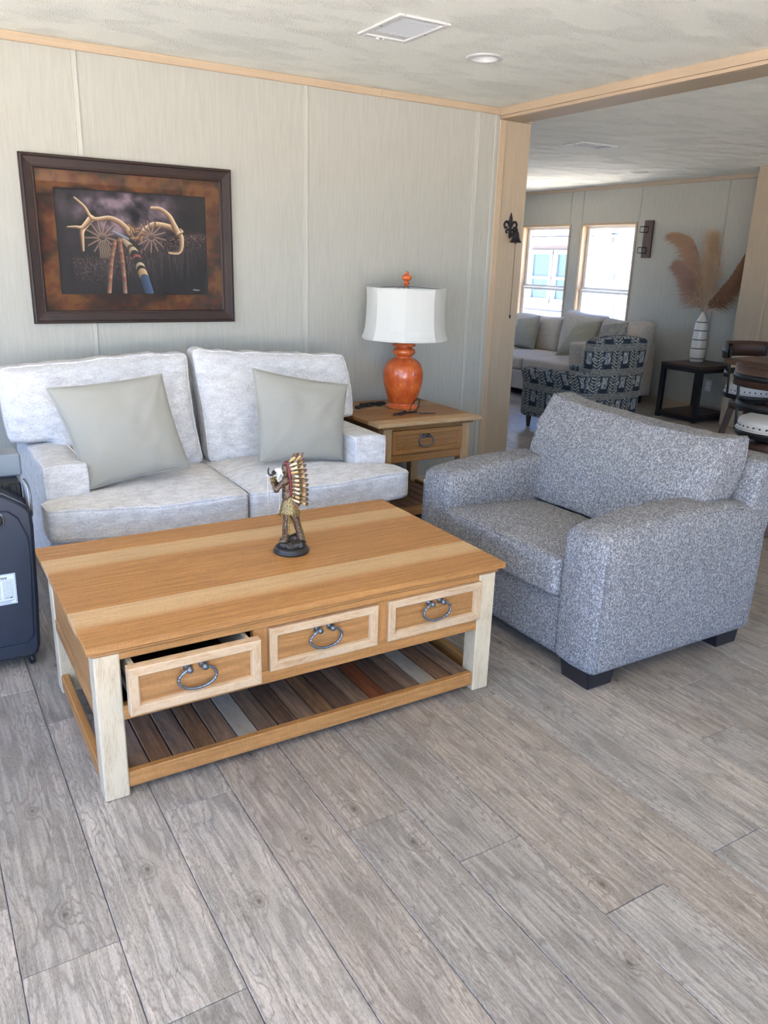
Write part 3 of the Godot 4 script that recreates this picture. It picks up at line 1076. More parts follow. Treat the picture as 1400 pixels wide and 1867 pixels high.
func windows_and_outside() -> void:
	window("window_1", "left window of the far wall, partly behind the wood jamb", FAR, -8.66, -7.77, 0.43, 1.95, 1.187)
	window("window_2", "right window of the far wall, beside the wall sconce", FAR, -7.56, -6.70, 0.43, 1.95, 1.187)
	# frames of the openings behind and left of the viewer
	for k in 3:
		var za: float = [-3.35, -2.1, -0.5][k]
		var zb: float = [-2.35, -0.9, 1.7][k]
		var w := structure("window_%d" % (k + 3 if k < 2 else 6), "window in the left wall out of view", "window")
		var f := shape()
		for b in [[za, za + 0.05, 0.55, 2.05], [zb - 0.05, zb, 0.55, 2.05], [za, zb, 2.0, 2.05], [za, zb, 0.55, 0.6], [za, zb, 1.28, 1.32]]:
			add_box(f, Vector3(LEFT - 0.06, (b[2] + b[3]) * 0.5, (b[0] + b[1]) * 0.5), Vector3(0.06, b[3] - b[2], b[1] - b[0]), 0.004)
		part(w, "frame", f, M.vinyl)
	var dr := structure("door_1", "white framed patio door behind the viewer", "door")
	var df := shape()
	for x in [-1.5, -0.12, 1.24]:
		add_box(df, Vector3(x + 0.03, 1.05, NEAR + 0.06), Vector3(0.06, 2.1, 0.06), 0.004)
	add_box(df, Vector3(-0.1, 2.07, NEAR + 0.06), Vector3(2.8, 0.06, 0.06), 0.004)
	part(dr, "frame", df, M.vinyl)
	# outside: sunlit ground and the house across the way
	var g := structure("ground", "sunlit bare ground outside", "ground")
	part(g, "soil", span(Vector3(-60, -0.9, -60), Vector3(60, -0.6, 60), 0.0), mat(c8(204, 196, 182), 0.95))
	var hx := 11.0
	var nh := thing("house", "pale sunlit house seen through the two windows of the far wall", "house", Vector3(hx, -0.6, -11.5))
	var sid := mat(c8(126, 118, 120), 0.8)
	var wht := mat(c8(166, 170, 172), 0.6)
	var bright := mat(c8(240, 240, 238), 0.6)
	var l := func(z: float, y: float, x := 0.0) -> Vector3: return Vector3(x, y + 0.6, z + 11.5)
	part(nh, "wall", span(l.call(-20.0, -0.6), l.call(-10.33, 2.05, 3.0), 0.0), sid)
	part(nh, "skirting", span(l.call(-20.0, -0.6, -0.03), l.call(-10.33, 0.62, 0.0), 0.004), wht)
	part(nh, "fascia", span(l.call(-20.0, 1.84, -0.35), l.call(-10.4, 2.0, -0.31), 0.004), wht)
	part(nh, "soffit", span(l.call(-20.0, 1.98, -0.35), l.call(-10.4, 2.02, 0.3), 0.0), wht)
	var rf := shape()
	quad(rf, l.call(-20.0, 2.0, -0.4), l.call(-10.3, 2.0, -0.4), l.call(-10.3, 3.6, 3.0), l.call(-20.0, 3.6, 3.0))
	quad(rf, l.call(-20.0, 1.97, -0.4), l.call(-20.0, 3.57, 3.0), l.call(-10.3, 3.57, 3.0), l.call(-10.3, 1.97, -0.4))
	part(nh, "roof", rf, mat(c8(168, 164, 160), 0.9))
	var glass := mat(c8(62, 92, 92), 0.3)
	for wz in [[-12.62, -11.96], [-11.93, -11.3]]:
		var fr := shape()
		for b in [[wz[0], wz[0] + 0.1, 0.78, 1.74], [wz[1] - 0.07, wz[1], 0.78, 1.74], [wz[0], wz[1], 1.68, 1.76], [wz[0], wz[1], 0.76, 0.86], [wz[0], wz[1], 1.22, 1.27]]:
			add_box(fr, l.call((b[0] + b[1]) * 0.5, (b[2] + b[3]) * 0.5, -0.03), Vector3(0.06 if b[3] - b[2] > 0.5 else 0.05, b[3] - b[2], b[1] - b[0]), 0.004)
		var w := part(nh, "window", fr, wht)
		for yy in [[0.86, 1.22], [1.27, 1.68]]:
			part(w, "pane", span(l.call(wz[0] + 0.1, yy[0], -0.02), l.call(wz[1] - 0.07, yy[1], -0.01), 0.0), glass)
	var pb := part(nh, "meter_box", span(l.call(-10.72, 1.22, -0.12), l.call(-10.37, 1.48, 0.0), 0.008), mat(c8(104, 110, 118), 0.6))
	part(pb, "latch", span(l.call(-10.58, 1.39, -0.13), l.call(-10.5, 1.405, -0.12), 0.002), mat(c8(60, 62, 66), 0.5))
	var sh := thing("shed", "bright white shed wall behind the right window of the far wall", "shed", Vector3(hx - 0.6, -0.6, -9.1))
	part(sh, "wall", span(Vector3(0, 0, -0.65), Vector3(2.2, 2.35, 2.6), 0.01), bright)
	part(sh, "panel", span(Vector3(-0.03, 2.33, -0.6), Vector3(0.0, 2.75, 0.2), 0.005), mat(c8(104, 134, 152), 0.6))
	part(sh, "roof", span(Vector3(-0.2, 2.75, -0.7), Vector3(2.4, 2.83, 2.8), 0.01), bright)

# ---------------------------------------------------------------- wooden tables
# a hammered ring pull hung from two knobs; local: x along the drawer, z outwards, at the ring's top centre
func add_pull(face: Node3D, at: Vector3, w: float, h: float) -> void:
	var kn := shape(false)
	var gap := w * 0.2
	for sx in [-1.0, 1.0]:
		var xf := Transform3D(Basis(Vector3.RIGHT, PI / 2), Vector3(sx * gap, 0, 0))
		add_lathe(kn, [Vector2(0.0, 0), Vector2(0.0125, 0), Vector2(0.013, 0.003), Vector2(0.009, 0.006), Vector2(0.006, 0.010), Vector2(0.0055, 0.016), Vector2(0.0085, 0.019), Vector2(0.0095, 0.023), Vector2(0.0075, 0.028), Vector2(0, 0.030)], 16, Vector3.ZERO, xf)
	part(face, "pull_knob", kn, M.pewter, at)
	var pts := []
	var n := 44
	for i in n + 1:
		var a := lerpf(deg_to_rad(68), deg_to_rad(-248), float(i) / n)
		var sx := cos(a) * w * 0.5
		var sy := sin(a) * h * 0.5
		pts.append(Vector3(sx, sy - h * 0.5 + 0.004, 0.019 + 0.0009 * (i % 2)))
	var st := shape(true)
	add_tube(st, pts, 0.0044, 7)
	part(face, "ring_pull", st, M.pewter, at)

# drawer front with a mitred raised frame round a sunk panel; local origin at its centre, front at z = 0
func add_drawer_front(root: Node3D, at: Vector3, w: float, h: float, bw: float, frame_mat: Material, panel_mat: Material, called := "drawer") -> MeshInstance3D:
	var body := part(root, called, box(Vector3(0, 0, -0.016), Vector3(w - bw, h - bw, 0.01), 0.001, 0), panel_mat, at)
	for k in 4:
		var hor := k % 2 == 0
		var l := w * 0.5 if hor else h * 0.5
		var dist := h * 0.5 if hor else w * 0.5
		var st := shape(true)
		var sec := [Vector2(0, -0.03), Vector2(0, -0.002), Vector2(-0.003, 0.0), Vector2(-bw + 0.007, 0.0), Vector2(-bw + 0.004, -0.003), Vector2(-bw, -0.013)]
		var rot := Basis(Vector3.BACK, PI / 2 * k)
		var uo := Vector2(rng.randf(), rng.randf())
		for i in sec.size() - 1:
			var a: Vector2 = sec[i]
			var b: Vector2 = sec[i + 1]
			var la := l + a.x
			var lb := l + b.x
			var p := [Vector3(la, dist + a.x, a.y), Vector3(-la, dist + a.x, a.y), Vector3(-lb, dist + b.x, b.y), Vector3(lb, dist + b.x, b.y)]
			quad(st, rot * p[0], rot * p[1], rot * p[2], rot * p[3], Vector2(i * 0.06, la) + uo, Vector2(i * 0.06, -la) + uo, Vector2(i * 0.06 + 0.05, -lb) + uo, Vector2(i * 0.06 + 0.05, lb) + uo)
		part(body, "frame_rail" if hor else "frame_stile", st, frame_mat)
	return body

func table_legs(root: Node3D, x0: float, x1: float, z0: float, z1: float, t: float, top: float, m: Material) -> void:
	for x in [x0 + t * 0.5, x1 - t * 0.5]:
		for z in [z0 + t * 0.5, z1 - t * 0.5]:
			part(root, "leg", box(Vector3(x, top * 0.5, z), Vector3(t, top, t), 0.004, 1), m)

func coffee_table() -> void:
	var o := Vector3(0.985, 0, -2.305)
	var t := thing("coffee_table", "long rustic wooden coffee table with three drawers, the left one pulled open", "coffee table", o)
	var x0 := 0.32 - o.x
	var x1 := 1.652 - o.x
	var zf := -1.945 - o.z
	var zb := -2.668 - o.z
	# top: boards side by side, two of them pale
	var tz := [-2.770, -2.637, -2.497, -2.345, -2.178, -2.055, -1.932]
	var tm := [M.wood, M.wood_fade, M.wood, M.wood, M.wood_fade, M.wood]
	for i in 6:
		var bs := shape()
		add_box(bs, Vector3(0.9925 - o.x, 0.47, (tz[i] + tz[i + 1]) * 0.5 - o.z), Vector3(1.381, 0.02, tz[i + 1] - tz[i] - 0.0004), 0.0012 if i > 0 and i < 5 else 0.002, 0, Vector2(0.5, rng.randf()))
		part(t, "top_board", bs, tm[i], Vector3.ZERO, "pale sawn board of the top" if i == 1 or i == 4 else "")
	part(t, "top_moulding", span(Vector3(x0 - 0.008, 0.446, zb - 0.008), Vector3(x1 + 0.008, 0.461, zf + 0.006), 0.005, 0), M.wood_b)
	table_legs(t, x0, x1, zb, zf, 0.068, 0.447, M.white_wood)
	# aprons and front rails
	var xa := x0 + 0.068
	var xb := x1 - 0.068
	part(t, "front_rail", span(Vector3(xa, 0.424, zf - 0.03), Vector3(xb, 0.446, zf - 0.003), 0.002, 0), M.wood)
	part(t, "front_rail", span(Vector3(xa, 0.241, zf - 0.03), Vector3(xb, 0.284, zf - 0.003), 0.002, 0), M.wood)
	for x in [0.764, 1.179]:
		part(t, "front_stile", span(Vector3(x - o.x, 0.284, zf - 0.03), Vector3(x - o.x + 0.045, 0.424, zf - 0.004), 0.002, 1), M.wood)
	part(t, "back_panel", span(Vector3(xa, 0.241, zb + 0.006), Vector3(xb, 0.446, zb + 0.026), 0.002, 0), M.wood)
	for s in [-1.0, 1.0]:
		var xs := x0 + 0.012 if s < 0 else x1 - 0.012
		part(t, "side_panel", span(Vector3(xs - 0.008, 0.27, zb + 0.068), Vector3(xs + 0.004, 0.42, zf - 0.068), 0.001, 2), M.wood_b)
		for yy in [[0.241, 0.282], [0.412, 0.446]]:
			part(t, "side_rail", span(Vector3(xs - 0.011, yy[0], zb + 0.068), Vector3(xs + 0.011, yy[1], zf - 0.068), 0.002, 2), M.wood_b)
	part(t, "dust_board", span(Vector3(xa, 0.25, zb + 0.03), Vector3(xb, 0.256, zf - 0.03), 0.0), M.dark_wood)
	# drawers
	for d in [[0.995, 0.352, 0.0], [1.404, 0.354, 0.0], [0.578, 0.354, 0.052]]:
		var fr := add_drawer_front(t, Vector3(d[0] - o.x, d[1], zf + 0.009 + d[2]), 0.37, 0.139, 0.031, M.wood_light, M.wood_b)
		add_pull(fr, Vector3(-0.004, 0.034, -0.011), 0.106, 0.064)
		if d[2] > 0:
			for s in [-1.0, 1.0]:
				part(fr, "drawer_side", span(Vector3(s * 0.163 - 0.006, -0.058, -0.52), Vector3(s * 0.163 + 0.006, 0.058, -0.022), 0.001, 2), M.white_wood, Vector3.ZERO, "pale drawer side")
				part(fr, "slide", span(Vector3(s * 0.174 - 0.005, -0.028, -0.5), Vector3(s * 0.174 + 0.005, -0.002, -0.025), 0.002), M.pewter, Vector3.ZERO, "grey metal drawer runner")
			part(fr, "drawer_bottom", span(Vector3(-0.16, -0.058, -0.52), Vector3(0.16, -0.05, -0.022), 0.0), M.drawer_in)
			part(fr, "drawer_back", span(Vector3(-0.16, -0.05, -0.52), Vector3(0.16, 0.045, -0.51), 0.0), M.drawer_in)
	# slatted shelf
	part(t, "shelf_rail", span(Vector3(xa, 0.024, zf - 0.028), Vector3(xb, 0.073, zf - 0.004), 0.003, 0), M.wood)
	part(t, "shelf_rail", span(Vector3(xa, 0.024, zb + 0.004), Vector3(xb, 0.073, zb + 0.028), 0.003, 0), M.wood)
	for s in [-1.0, 1.0]:
		var xs := x0 + 0.014 if s < 0 else x1 - 0.014
		part(t, "shelf_side_rail", span(Vector3(xs - 0.012, 0.024, zb + 0.068), Vector3(xs + 0.012, 0.073, zf - 0.068), 0.003, 2), M.wood)
	var sm := [M.slat, M.slat_c, M.slat, M.slat_c, M.slat, M.slat_grey, M.slat, M.slat_b, M.slat, M.slat_c, M.slat_b, M.slat, M.slat_red, M.slat_b, M.slat, M.slat_grey, M.slat_c, M.slat]
	for i in 18:
		var xs := xa + 0.002 + i * 0.0661
		part(t, "slat", span(Vector3(xs, 0.052, zb + 0.028), Vector3(xs + 0.0625, 0.07, zf - 0.028), 0.002, 2), sm[i], Vector3.ZERO, "whitish slat" if i in [5, 15] else ("reddish slat" if i == 12 else ""))
	for z in [zb + 0.2, zf - 0.2]:
		part(t, "shelf_bearer", span(Vector3(xa, 0.03, z - 0.015), Vector3(xb, 0.052, z + 0.015), 0.002, 0), M.wood_b)

func end_table() -> void:
	var o := Vector3(2.475, 0, -3.915)
	var t := thing("end_table", "square rustic wooden end table with one drawer, under the orange lamp", "end table", o)
	var x0 := 2.205 - o.x
	var x1 := 2.795 - o.x
	var zf := -3.625 - o.z
	var zb := -4.205 - o.z
	var tz := [-4.245, -4.12, -3.985, -3.83, -3.665, -3.555]
	var tm := [M.end_wood, M.end_light, M.end_wood, M.end_wood, M.end_light]
	for i in 5:
		part(t, "top_board", span(Vector3(2.128 - o.x, 0.598, tz[i] - o.z), Vector3(2.822 - o.x, 0.618, tz[i + 1] - o.z - 0.0004), 0.0015, 0), tm[i], Vector3.ZERO, "pale board of the top" if i in [1, 4] else "")
	part(t, "top_moulding", span(Vector3(x0 - 0.03, 0.574, zb - 0.03), Vector3(x1 + 0.01, 0.599, zf + 0.022), 0.006, 0), M.end_frame)
	table_legs(t, x0, x1, zb, zf, 0.058, 0.575, M.end_light)
	var xa := x0 + 0.058
	var xb := x1 - 0.058
	part(t, "front_rail", span(Vector3(xa, 0.56, zf - 0.03), Vector3(xb, 0.575, zf - 0.003), 0.002, 0), M.end_frame)
	part(t, "front_rail", span(Vector3(xa, 0.375, zf - 0.03), Vector3(xb, 0.422, zf - 0.004), 0.002, 0), M.end_wood)
	for s in [-1.0, 1.0]:
		var xs := x0 + 0.012 if s < 0 else x1 - 0.012
		part(t, "side_panel", span(Vector3(xs - 0.008, 0.375, zb + 0.058), Vector3(xs + 0.008, 0.575, zf - 0.058), 0.002, 2), M.end_wood)
		part(t, "shelf_side_rail", span(Vector3(xs - 0.014, 0.05, zb + 0.058), Vector3(xs + 0.012, 0.1, zf - 0.058), 0.003, 2), M.end_frame)
	part(t, "back_panel", span(Vector3(xa, 0.375, zb + 0.006), Vector3(xb, 0.575, zb + 0.02), 0.002, 0), M.end_wood)
	var fr := add_drawer_front(t, Vector3(2.5 - o.x, 0.491, zf + 0.008), 0.476, 0.133, 0.03, M.end_frame, M.end_wood)
	add_pull(fr, Vector3(-0.02, 0.028, -0.011), 0.098, 0.064)
	part(t, "shelf_rail", span(Vector3(xa, 0.05, zf - 0.026), Vector3(xb, 0.1, zf - 0.004), 0.003, 0), M.end_frame)
	part(t, "shelf_rail", span(Vector3(xa, 0.05, zb + 0.004), Vector3(xb, 0.1, zb + 0.026), 0.003, 0), M.end_frame)
	for i in 7:
		var xs := xa + i * 0.0684
		part(t, "slat", span(Vector3(xs + 0.001, 0.08, zb + 0.026), Vector3(xs + 0.064, 0.097, zf - 0.026), 0.002, 2), M.slat)

func table_lamp() -> void:
	var o := Vector3(2.548, 0.6182, -3.985)
	var t := thing("table_lamp", "orange glazed table lamp with white speckles and a white fabric shade", "lamp", o)
	var base := [Vector2(0, 0), Vector2(0.094, 0), Vector2(0.097, 0.006), Vector2(0.090, 0.013), Vector2(0.078, 0.020), Vector2(0.076, 0.028), Vector2(0.083, 0.04), Vector2(0.098, 0.08), Vector2(0.112, 0.13), Vector2(0.1185, 0.18), Vector2(0.115, 0.225), Vector2(0.100, 0.262), Vector2(0.074, 0.288), Vector2(0.052, 0.297), Vector2(0.046, 0.303), Vector2(0.05, 0.312), Vector2(0.064, 0.326), Vector2(0.067, 0.343), Vector2(0.060, 0.357), Vector2(0.047, 0.364), Vector2(0.046, 0.369), Vector2(0.065, 0.376), Vector2(0.069, 0.382), Vector2(0.062, 0.39), Vector2(0.042, 0.405), Vector2(0.026, 0.415), Vector2(0.0, 0.416)]
	for i in base.size():
		if base[i].y > 0.25:
			base[i].y = 0.25 + (base[i].y - 0.25) * 0.89
	part(t, "base", lathe(smooth_profile(base, 4), 48), M.glaze)
	part(t, "neck", lathe([Vector2(0, 0.39), Vector2(0.012, 0.39), Vector2(0.012, 0.47), Vector2(0.018, 0.475), Vector2(0.018, 0.53), Vector2(0, 0.535)], 20), M.pewter)
	var hp := []
	for i in 25:
		var a := PI * i / 24.0
		hp.append(Vector3(cos(a) * 0.055, 0.475 + sin(a) * 0.225, 0))
	part(t, "harp", tube(hp, 0.0022, 6), M.pewter)
	# eight-sided shade, flared at the hem
	var sh := shape(true)
	var prof := [Vector2(0.246, 0.402), Vector2(0.246, 0.412), Vector2(0.238, 0.432), Vector2(0.231, 0.462), Vector2(0.2265, 0.50), Vector2(0.2235, 0.55), Vector2(0.2225, 0.60), Vector2(0.2235, 0.65), Vector2(0.226, 0.682), Vector2(0.227, 0.692)]
	var ns := 8
	for layer in 2:
		var sub := 0.003 * layer
		for i in prof.size() - 1:
			for s in ns:
				for q in 4:
					var f := func(r: float, y: float, j: int) -> Vector3:
						var a0 := TAU * (s + 0.28) / ns
						var a1 := TAU * (s + 1.28) / ns
						var v := Vector3(cos(a0), 0, -sin(a0)).lerp(Vector3(cos(a1), 0, -sin(a1)), j / 4.0)
						v = v.lerp(v.normalized(), 0.4) * 1.02
						return v * (r - sub) + Vector3.UP * y
					var a := [f.call(prof[i].x, prof[i].y, q), f.call(prof[i].x, prof[i].y, q + 1), f.call(prof[i + 1].x, prof[i + 1].y, q + 1), f.call(prof[i + 1].x, prof[i + 1].y, q)]
					if layer == 0:
						quad(sh, a[0], a[1], a[2], a[3])
					else:
						quad(sh, a[3], a[2], a[1], a[0])
	var shade := part(t, "shade", sh, M.shade)
	for e in [[0.246, 0.404, 0.004], [0.227, 0.69, 0.004]]:
		var ring := []
		for i in 48:
			var a := TAU * i / 48.0
			ring.append(Vector3(cos(a) * e[0], e[1], sin(a) * e[0]) * Vector3(0.992, 1, 0.992))
		part(shade, "trim_tape", tube(ring, e[2], 8, true), M.shade)
	var sp := shape(false)
	for i in 3:
		var a := TAU * i / 3.0 + 0.4
		add_tube(sp, [Vector3(0, 0.70, 0), Vector3(cos(a) * 0.222, 0.688, sin(a) * 0.222)], 0.002, 6)
	part(t, "spider", sp, M.pewter)
	part(t, "finial", lathe(smooth_profile([Vector2(0, 0.695), Vector2(0.012, 0.697), Vector2(0.010, 0.706), Vector2(0.017, 0.713), Vector2(0.017, 0.72), Vector2(0.010, 0.726), Vector2(0.013, 0.73), Vector2(0.026, 0.739), Vector2(0.0285, 0.75), Vector2(0.024, 0.761), Vector2(0.012, 0.766), Vector2(0.009, 0.77), Vector2(0.011, 0.774), Vector2(0.008, 0.78), Vector2(0, 0.782)], 3), 24), M.glaze)

func small_things() -> void:
	# the lamp's black flex bunched behind it, and the keys lying in front
	var y := 0.6182
	var c := thing("lamp_cord", "bunched black electric cord on the end table, left of the lamp base", "cord", Vector3(2.40, y, -4.06))
	var pts := []
	for i in 40:
		var a := i * 0.62
		var r := 0.055 + 0.018 * sin(i * 1.3)
		pts.append(Vector3(-0.02 + cos(a) * r * 1.25, 0.008 + 0.014 * absf(sin(i * 0.8)), sin(a) * r * 0.5 + 0.01))
	pts.append(Vector3(-0.11, 0.006, 0.03))
	pts.append(Vector3(-0.13, 0.008, 0.035))
	part(c, "flex", tube(curve(pts, 4), 0.0034, 6), M.black)
	part(c, "plug", box(Vector3(-0.14, 0.011, 0.04), Vector3(0.034, 0.02, 0.022), 0.005), M.black)
	var kt := thing("key_bunch", "bunch of old keys on a black strap, on the end table before the lamp", "keys", Vector3(2.44, y, -3.76))
	for d in [[-0.055, -0.006, 0.25, 0.082], [-0.03, 0.012, 0.1, 0.072], [-0.002, 0.0, -0.25, 0.07]]:
		var ks := shape(false)
		var rot := Transform3D(Basis(Vector3.UP, d[2]), Vector3(d[0], 0.008, d[1]))
		var l: float = d[3]
		add_tube(ks, [rot * Vector3(-l * 0.5, 0, 0), rot * Vector3(l * 0.5, 0.004, 0)], 0.0042, 8)
		var bow := []
		for i in 16:
			var a := TAU * i / 16.0
			bow.append(rot * Vector3(l * 0.5 + 0.013 + cos(a) * 0.012, 0.006, sin(a) * 0.010))
		add_tube(ks, bow, 0.0036, 6, true)
		part(kt, "key", ks, M.iron)
		part(kt, "key_bit", box(Vector3(-l * 0.42, -0.001, 0.009), Vector3(0.013, 0.005, 0.016), 0.001, 1, rot), M.iron)
	var loop := []
	for p in [Vector3(0.02, 0.012, 0.0), Vector3(0.04, 0.045, -0.02), Vector3(0.085, 0.075, -0.04), Vector3(0.11, 0.068, -0.045), Vector3(0.085, 0.035, -0.02), Vector3(0.045, 0.012, 0.004)]:
		loop.append(p)
	part(kt, "strap_loop", tube(curve(loop, 6, true), 0.003, 6, true), M.black)
	part(kt, "strap_tag", box(Vector3.ZERO, Vector3(0.10, 0.004, 0.016), 0.0015, 1, Transform3D(Basis(Vector3.UP, -0.42), Vector3(0.115, 0.006, 0.035))), mat(c8(44, 52, 66), 0.5))
	var ol := thing("wall_outlet", "white outlet plate low on the far wall behind the console table", "outlet", Vector3(FAR, 0.285, -5.44))
	part(ol, "plate", span(Vector3(-0.007, -0.058, -0.038), Vector3(0, 0.058, 0.038), 0.003), M.white)
	for s in [-0.022, 0.022]:
		part(ol, "socket", span(Vector3(-0.009, s - 0.015, -0.014), Vector3(-0.006, s + 0.015, 0.014), 0.002), M.vinyl)

# ---------------------------------------------------------------- upholstery
func armchair() -> void:
	# wide low armchair facing left (-x): local x from the front (-) to the back (+), local z across
	var o := Vector3(2.385, 0, -2.28)
	var t := thing("armchair", "wide grey tweed armchair with a loose back cushion, right of the coffee table", "armchair", o)
	var nz := FastNoiseLite.new()
	nz.seed = 5
	nz.frequency = 3.0
	var m: Material = M.tweed
	# base box between and under the arms
	part(t, "base", pad(10, Vector3(0.06, 0.12, 0.04), func(c: Vector3) -> Vector3: return Vector3(0.0 + c.x * 0.43, 0.185 + c.y * 0.125, c.z * 0.47)), m)
	# arms: tall slabs, tops softly arched and rolled over at the front
	for s in [-1.0, 1.0]:
		var f := func(c: Vector3) -> Vector3:
			var u: float = (c.x + 1) * 0.5
			var top := 0.6 + 0.012 * sin(u * PI) - 0.05 * pow(clampf((u - 0.78) / 0.22, 0, 1), 1.6) - 0.03 * pow(1 - u, 6)
			var y := lerpf(0.06, top, (c.y + 1) * 0.5)
			var w := 0.105 + 0.006 * (1 - c.y * c.y)
			var x := -0.445 + u * 0.89 + 0.012 * (1 - absf(c.z)) * (-1 if c.x < -0.9 else 0)
			return Vector3(x, y + 0.012 * (1 - c.z * c.z) * clampf(c.y, 0, 1), s * 0.452 + c.z * w)
		var r := Vector3(0.075, 0.15, 0.32)
		var arm := part(t, "arm", pad(22, r, f), m)
		part(arm, "seam", welt([Vector3(-1, 1, -s * 0.2), Vector3(-1, 1, s * 1), Vector3(0.62, 1, s)], r, f, 0.0045), m)
		part(arm, "seam", welt([Vector3(-1, -0.98, s * 0.98), Vector3(-1, 0.8, s)], Vector3(0.075, 0.15, 0.1), f, 0.003), m)
	# seat cushion, crowned, its front face hanging down over the base
	var sf := func(c: Vector3) -> Vector3:
		var crown: float = (1 - c.x * c.x) * (1 - pow(c.z, 4))
		var y: float = 0.372 + c.y * 0.066 + (0.028 * crown if c.y > 0 else 0.0) + clampf(c.y, 0, 1) * (0.008 * nz.get_noise_2d(c.x, c.z))
		if c.y < 0 and c.x < -0.5:
			y -= 0.02
		return Vector3(-0.205 + c.x * 0.262 - 0.012 * (1 - c.z * c.z) * maxf(0, -c.x), y + 0.012 * c.x * -1.0, c.z * 0.35)
	var sr := Vector3(0.12, 0.36, 0.09)
	var seat := part(t, "seat_cushion", pad(26, sr, sf), m)
	part(seat, "welt", welt([Vector3(1, 1, -1), Vector3(-1, 1, -1), Vector3(-1, 1, 1), Vector3(1, 1, 1)], sr, sf, 0.0045), m)
	# frame of the back, leaning away
	part(t, "back_frame", pad(14, Vector3(0.25, 0.12, 0.06), func(c: Vector3) -> Vector3:
		var v: float = (c.y + 1) * 0.5
		return Vector3(0.335 + c.x * 0.085 + 0.10 * v + 0.02 * v, lerpf(0.30, 0.765, v), c.z * 0.545)), m)
	# loose back cushion: wider than the seat, notched to sit over the arms
	var bf := func(c: Vector3) -> Vector3:
		var w: float = c.z
		var bot := lerpf(0.60, 0.425, smoothstep(-1.0, -0.72, w) - smoothstep(0.66, 0.86, w)) if true else 0.0
		var topy := 0.848 - 0.016 * w + 0.010 * w * w + 0.014 * pow(w, 6)
		var v: float = (c.y + 1) * 0.5
		var y := lerpf(bot, topy, v)
		var lean := lerpf(0.0, 0.155, (y - 0.43) / 0.43)
		var thick := 0.088 + 0.03 * (1 - pow(absf(w), 3)) * (1 - pow(c.y, 2)) - 0.022 * smoothstep(0.5, 1.0, v)
		var x := 0.115 + lean + c.x * thick + 0.035 * (w * 0.5 + 0.5)
		var wr := 0.010 * nz.get_noise_2d(w * 1.1, v * 1.4) + 0.005 * nz.get_noise_2d(w * 3.2, v * 2.4 + 5)
		return Vector3(x + (wr if c.x < 0 else 0.0), y + 0.006 * nz.get_noise_1d(w * 2), -0.005 + w * (0.475 + 0.014 * (1 - c.y * c.y)))
	var br := Vector3(0.4, 0.08, 0.06)
	var back := part(t, "back_cushion", pad(34, br, bf), m)
	part(back, "welt", welt([Vector3(-1, -1, 1), Vector3(-1, 1, 1), Vector3(-1, 1, -1)], Vector3(0.35, 0.1, 0.06), bf, 0.0045, 20), m)
	part(back, "welt", welt([Vector3(1, -1, 1), Vector3(1, 1, 1), Vector3(1, 1, -1)], Vector3(0.35, 0.1, 0.06), bf, 0.0045, 20), m)
	# tapered block feet
	for x in [-0.37, 0.345]:
		for z in [-0.46, 0.46]:
			var pr := PackedVector2Array([Vector2(-0.058, 0), Vector2(0.058, 0), Vector2(0.072, 0.066), Vector2(-0.072, 0.066)])
			part(t, "foot", prism(pr, -0.07, 0.07, 0.004), M.black_block, Vector3(x, 0, z))

